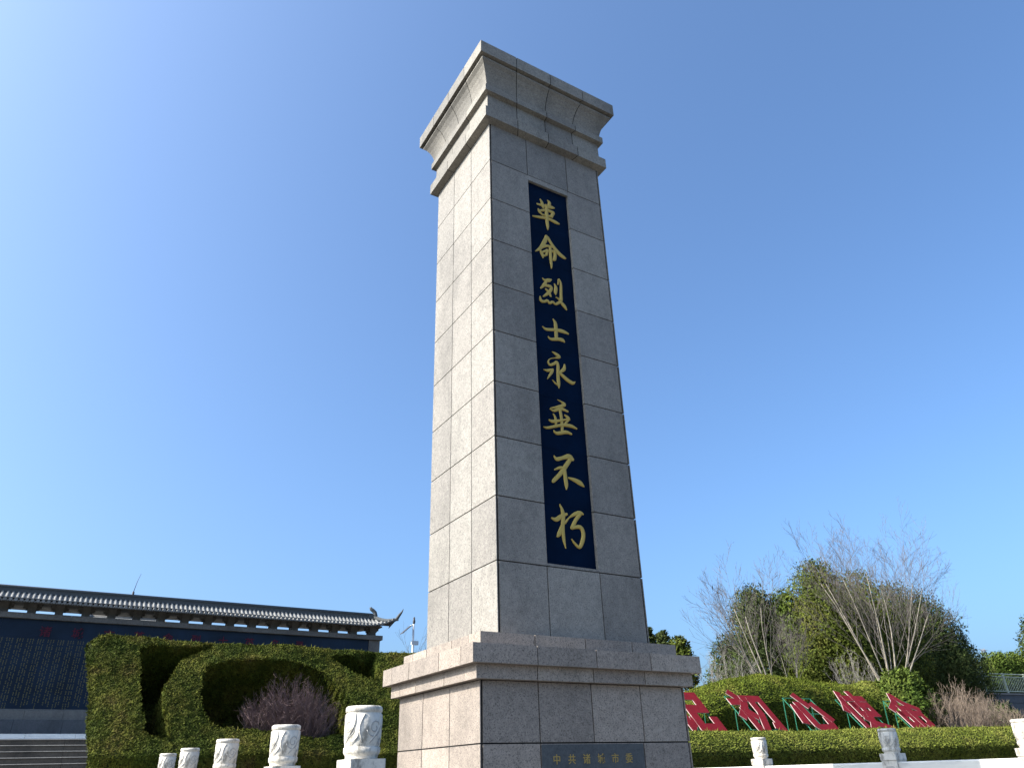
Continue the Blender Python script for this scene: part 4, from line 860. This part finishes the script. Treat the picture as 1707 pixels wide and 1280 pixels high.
# ---------------------------------------------------------------- metal fence on its retaining wall
A_ = at(1640, 1121, 17.0); fz1 = A_.z; fz0 = fz1-1.12; fx = [A_.x+2.05*i for i in range(5)]
def fy(x): return 17.0-.10*(x-A_.x)
r = thing('retaining_wall', (A_.x+4, 17.1, E), 'dark stone retaining wall below the metal fence at the right edge', 'wall')
mb = MB()
for i in range(7):
    for k in range(5):
        a = A_.x-4+2.3*i; z0 = E+1.2+(fz0-.1-E-1.2)*k/5; z1 = E+1.2+(fz0-.1-E-1.2)*(k+1)/5; mb.hexa([(a+.01, fy(a)+.0, z0+.01), (a+2.29, fy(a+2.3), z0+.01), (a+2.29, fy(a+2.3), z1-.01), (a+.01, fy(a), z1-.01)], [(a+.01, fy(a)+.5, z0+.01), (a+2.29, fy(a+2.3)+.5, z0+.01), (a+2.29, fy(a+2.3)+.5, z1-.01), (a+.01, fy(a)+.5, z1-.01)])
mb.build('wall', 'wall_stone_dark', r)
mb = MB(); mb.hexa([(A_.x-4, fy(A_.x-4)-.06, fz0-.10), (A_.x+12, fy(A_.x+12)-.06, fz0-.10), (A_.x+12, fy(A_.x+12)-.06, fz0), (A_.x-4, fy(A_.x-4)-.06, fz0)], [(A_.x-4, fy(A_.x-4)+.56, fz0-.10), (A_.x+12, fy(A_.x+12)+.56, fz0-.10), (A_.x+12, fy(A_.x+12)+.56, fz0), (A_.x-4, fy(A_.x-4)+.56, fz0)]); mb.build('coping', 'wall_stone', r)
r = thing('metal_fence', (A_.x, fy(A_.x)+.2, fz0), 'pale metal railing fence on the wall near the right edge', 'fence')
for i, x in enumerate(fx): mb = MB(); mb.box(x-.05, x+.05, fy(x)+.15, fy(x)+.25, fz0+.002, fz1+.05); mb.build('fence_post', 'fence_steel', r)
mb = MB(); a, b = fx[0]-.8, fx[-1]
for z in (fz1, fz1-.16, fz0+.12): mb.bar((a, fy(a)+.2, z), (b, fy(b)+.2, z), .032, 4)
mb.build('fence_rail', 'fence_steel', r)
mb = MB(); x = a
while x < b: mb.bar((x, fy(x)+.2, fz0+.12), (x, fy(x)+.2, fz1-.16), .016, 4); x += .165
mb.build('fence_bars', 'fence_steel', r)
# ---------------------------------------------------------------- far pylon and its wires
p = at(1651, 1122, 170); h = at(1651, 1082, 170).z-p.z; r = thing('pylon', (p.x, 170, 0), 'faint distant lattice power pylon above the trimmed evergreens', 'pylon')
mb = MB(); T = p.z+h
def leg_at(sx_, sy_, z): k = .5+2.6*(T-z)/T; return (p.x+sx_*k, 170+sy_*k, z)
zz = [0, 12, 22, 30, T-6, T-3, T]
for sx_, sy_ in ((-1, -1), (1, -1), (1, 1), (-1, 1)): mb.tube([leg_at(sx_, sy_, z) for z in zz], .16, 4)
for z0, z1 in zip(zz[:-1], zz[1:]):
    for s1, s2 in (((-1, -1), (1, -1)), ((1, -1), (1, 1)), ((1, 1), (-1, 1)), ((-1, 1), (-1, -1))): mb.bar(leg_at(*s1, z0), leg_at(*s2, z1), .09, 3); mb.bar(leg_at(*s2, z0), leg_at(*s1, z1), .09, 3)
mb.build('lattice', 'pylon_steel', r)
mb = MB()
for z, w_ in ((T-5, 4.2), (T-1, 3.2)): mb.tube([(p.x-w_, 170, z+.6), (p.x-.5, 170, z), (p.x+.5, 170, z), (p.x+w_, 170, z+.6)], .14, 4)
mb.build('cross_arm', 'pylon_steel', r)
for s_, z, lb in ((-4.2, T-4.4, 'thin lower power line hanging from the distant pylon'), (-3.2, T-.4, 'thin upper power line hanging from the distant pylon')):
    mb = MB(); a = Vector((p.x+s_, 170, z)); b = Vector((p.x-120, 215, z-2)); pts = [a.lerp(b, i/14)-Vector((0, 0, 4.5*math.sin(math.pi*i/14))) for i in range(15)]
    c_ = Vector((p.x+90, 150, z)); pts = [c_.lerp(a, i/8)-Vector((0, 0, 3*math.sin(math.pi*i/8))) for i in range(8)]+pts
    mb.tube(pts, .035, 3); tag(mb.build('power_line', 'pylon_steel', None, a), lb, 'power line', 'power lines of the distant pylon')
# small bird perched on the left bare tree
tgt = at(1190, 972, 14.5)
brm = [o for o in treeA.children if o.name.startswith('branches')][0]; q = min((v.co+off(brm) for v in brm.data.vertices), key=lambda p_: (p_-tgt).length+(.6*abs(p_.y-14.5)))
q = Vector(q)+Vector((0, -.03, .045))
bmx = bmesh.new(); me = bpy.data.meshes.new('bird')
mb = MB(); bs = .42; mb.tube([q+(p_-q)*bs for p_ in [q+Vector((.02, 0, -.30)), q+Vector((.015, 0, -.18)), q+Vector((0, 0, -.05)), q+Vector((-.01, 0, .06)), q+Vector((-.015, -.01, .13)), q+Vector((-.02, -.02, .17)), q+Vector((-.045, -.05, .205)), q+Vector((-.07, -.10, .20))]], [bs*v_ for v_ in [.018, .03, .06, .065, .042, .038, .035, .004]], 8)
tag(mb.build('bird', 'bird_black', None, tuple(q)), 'small dark bird perched high among the twigs of the left bare tree', 'bird')
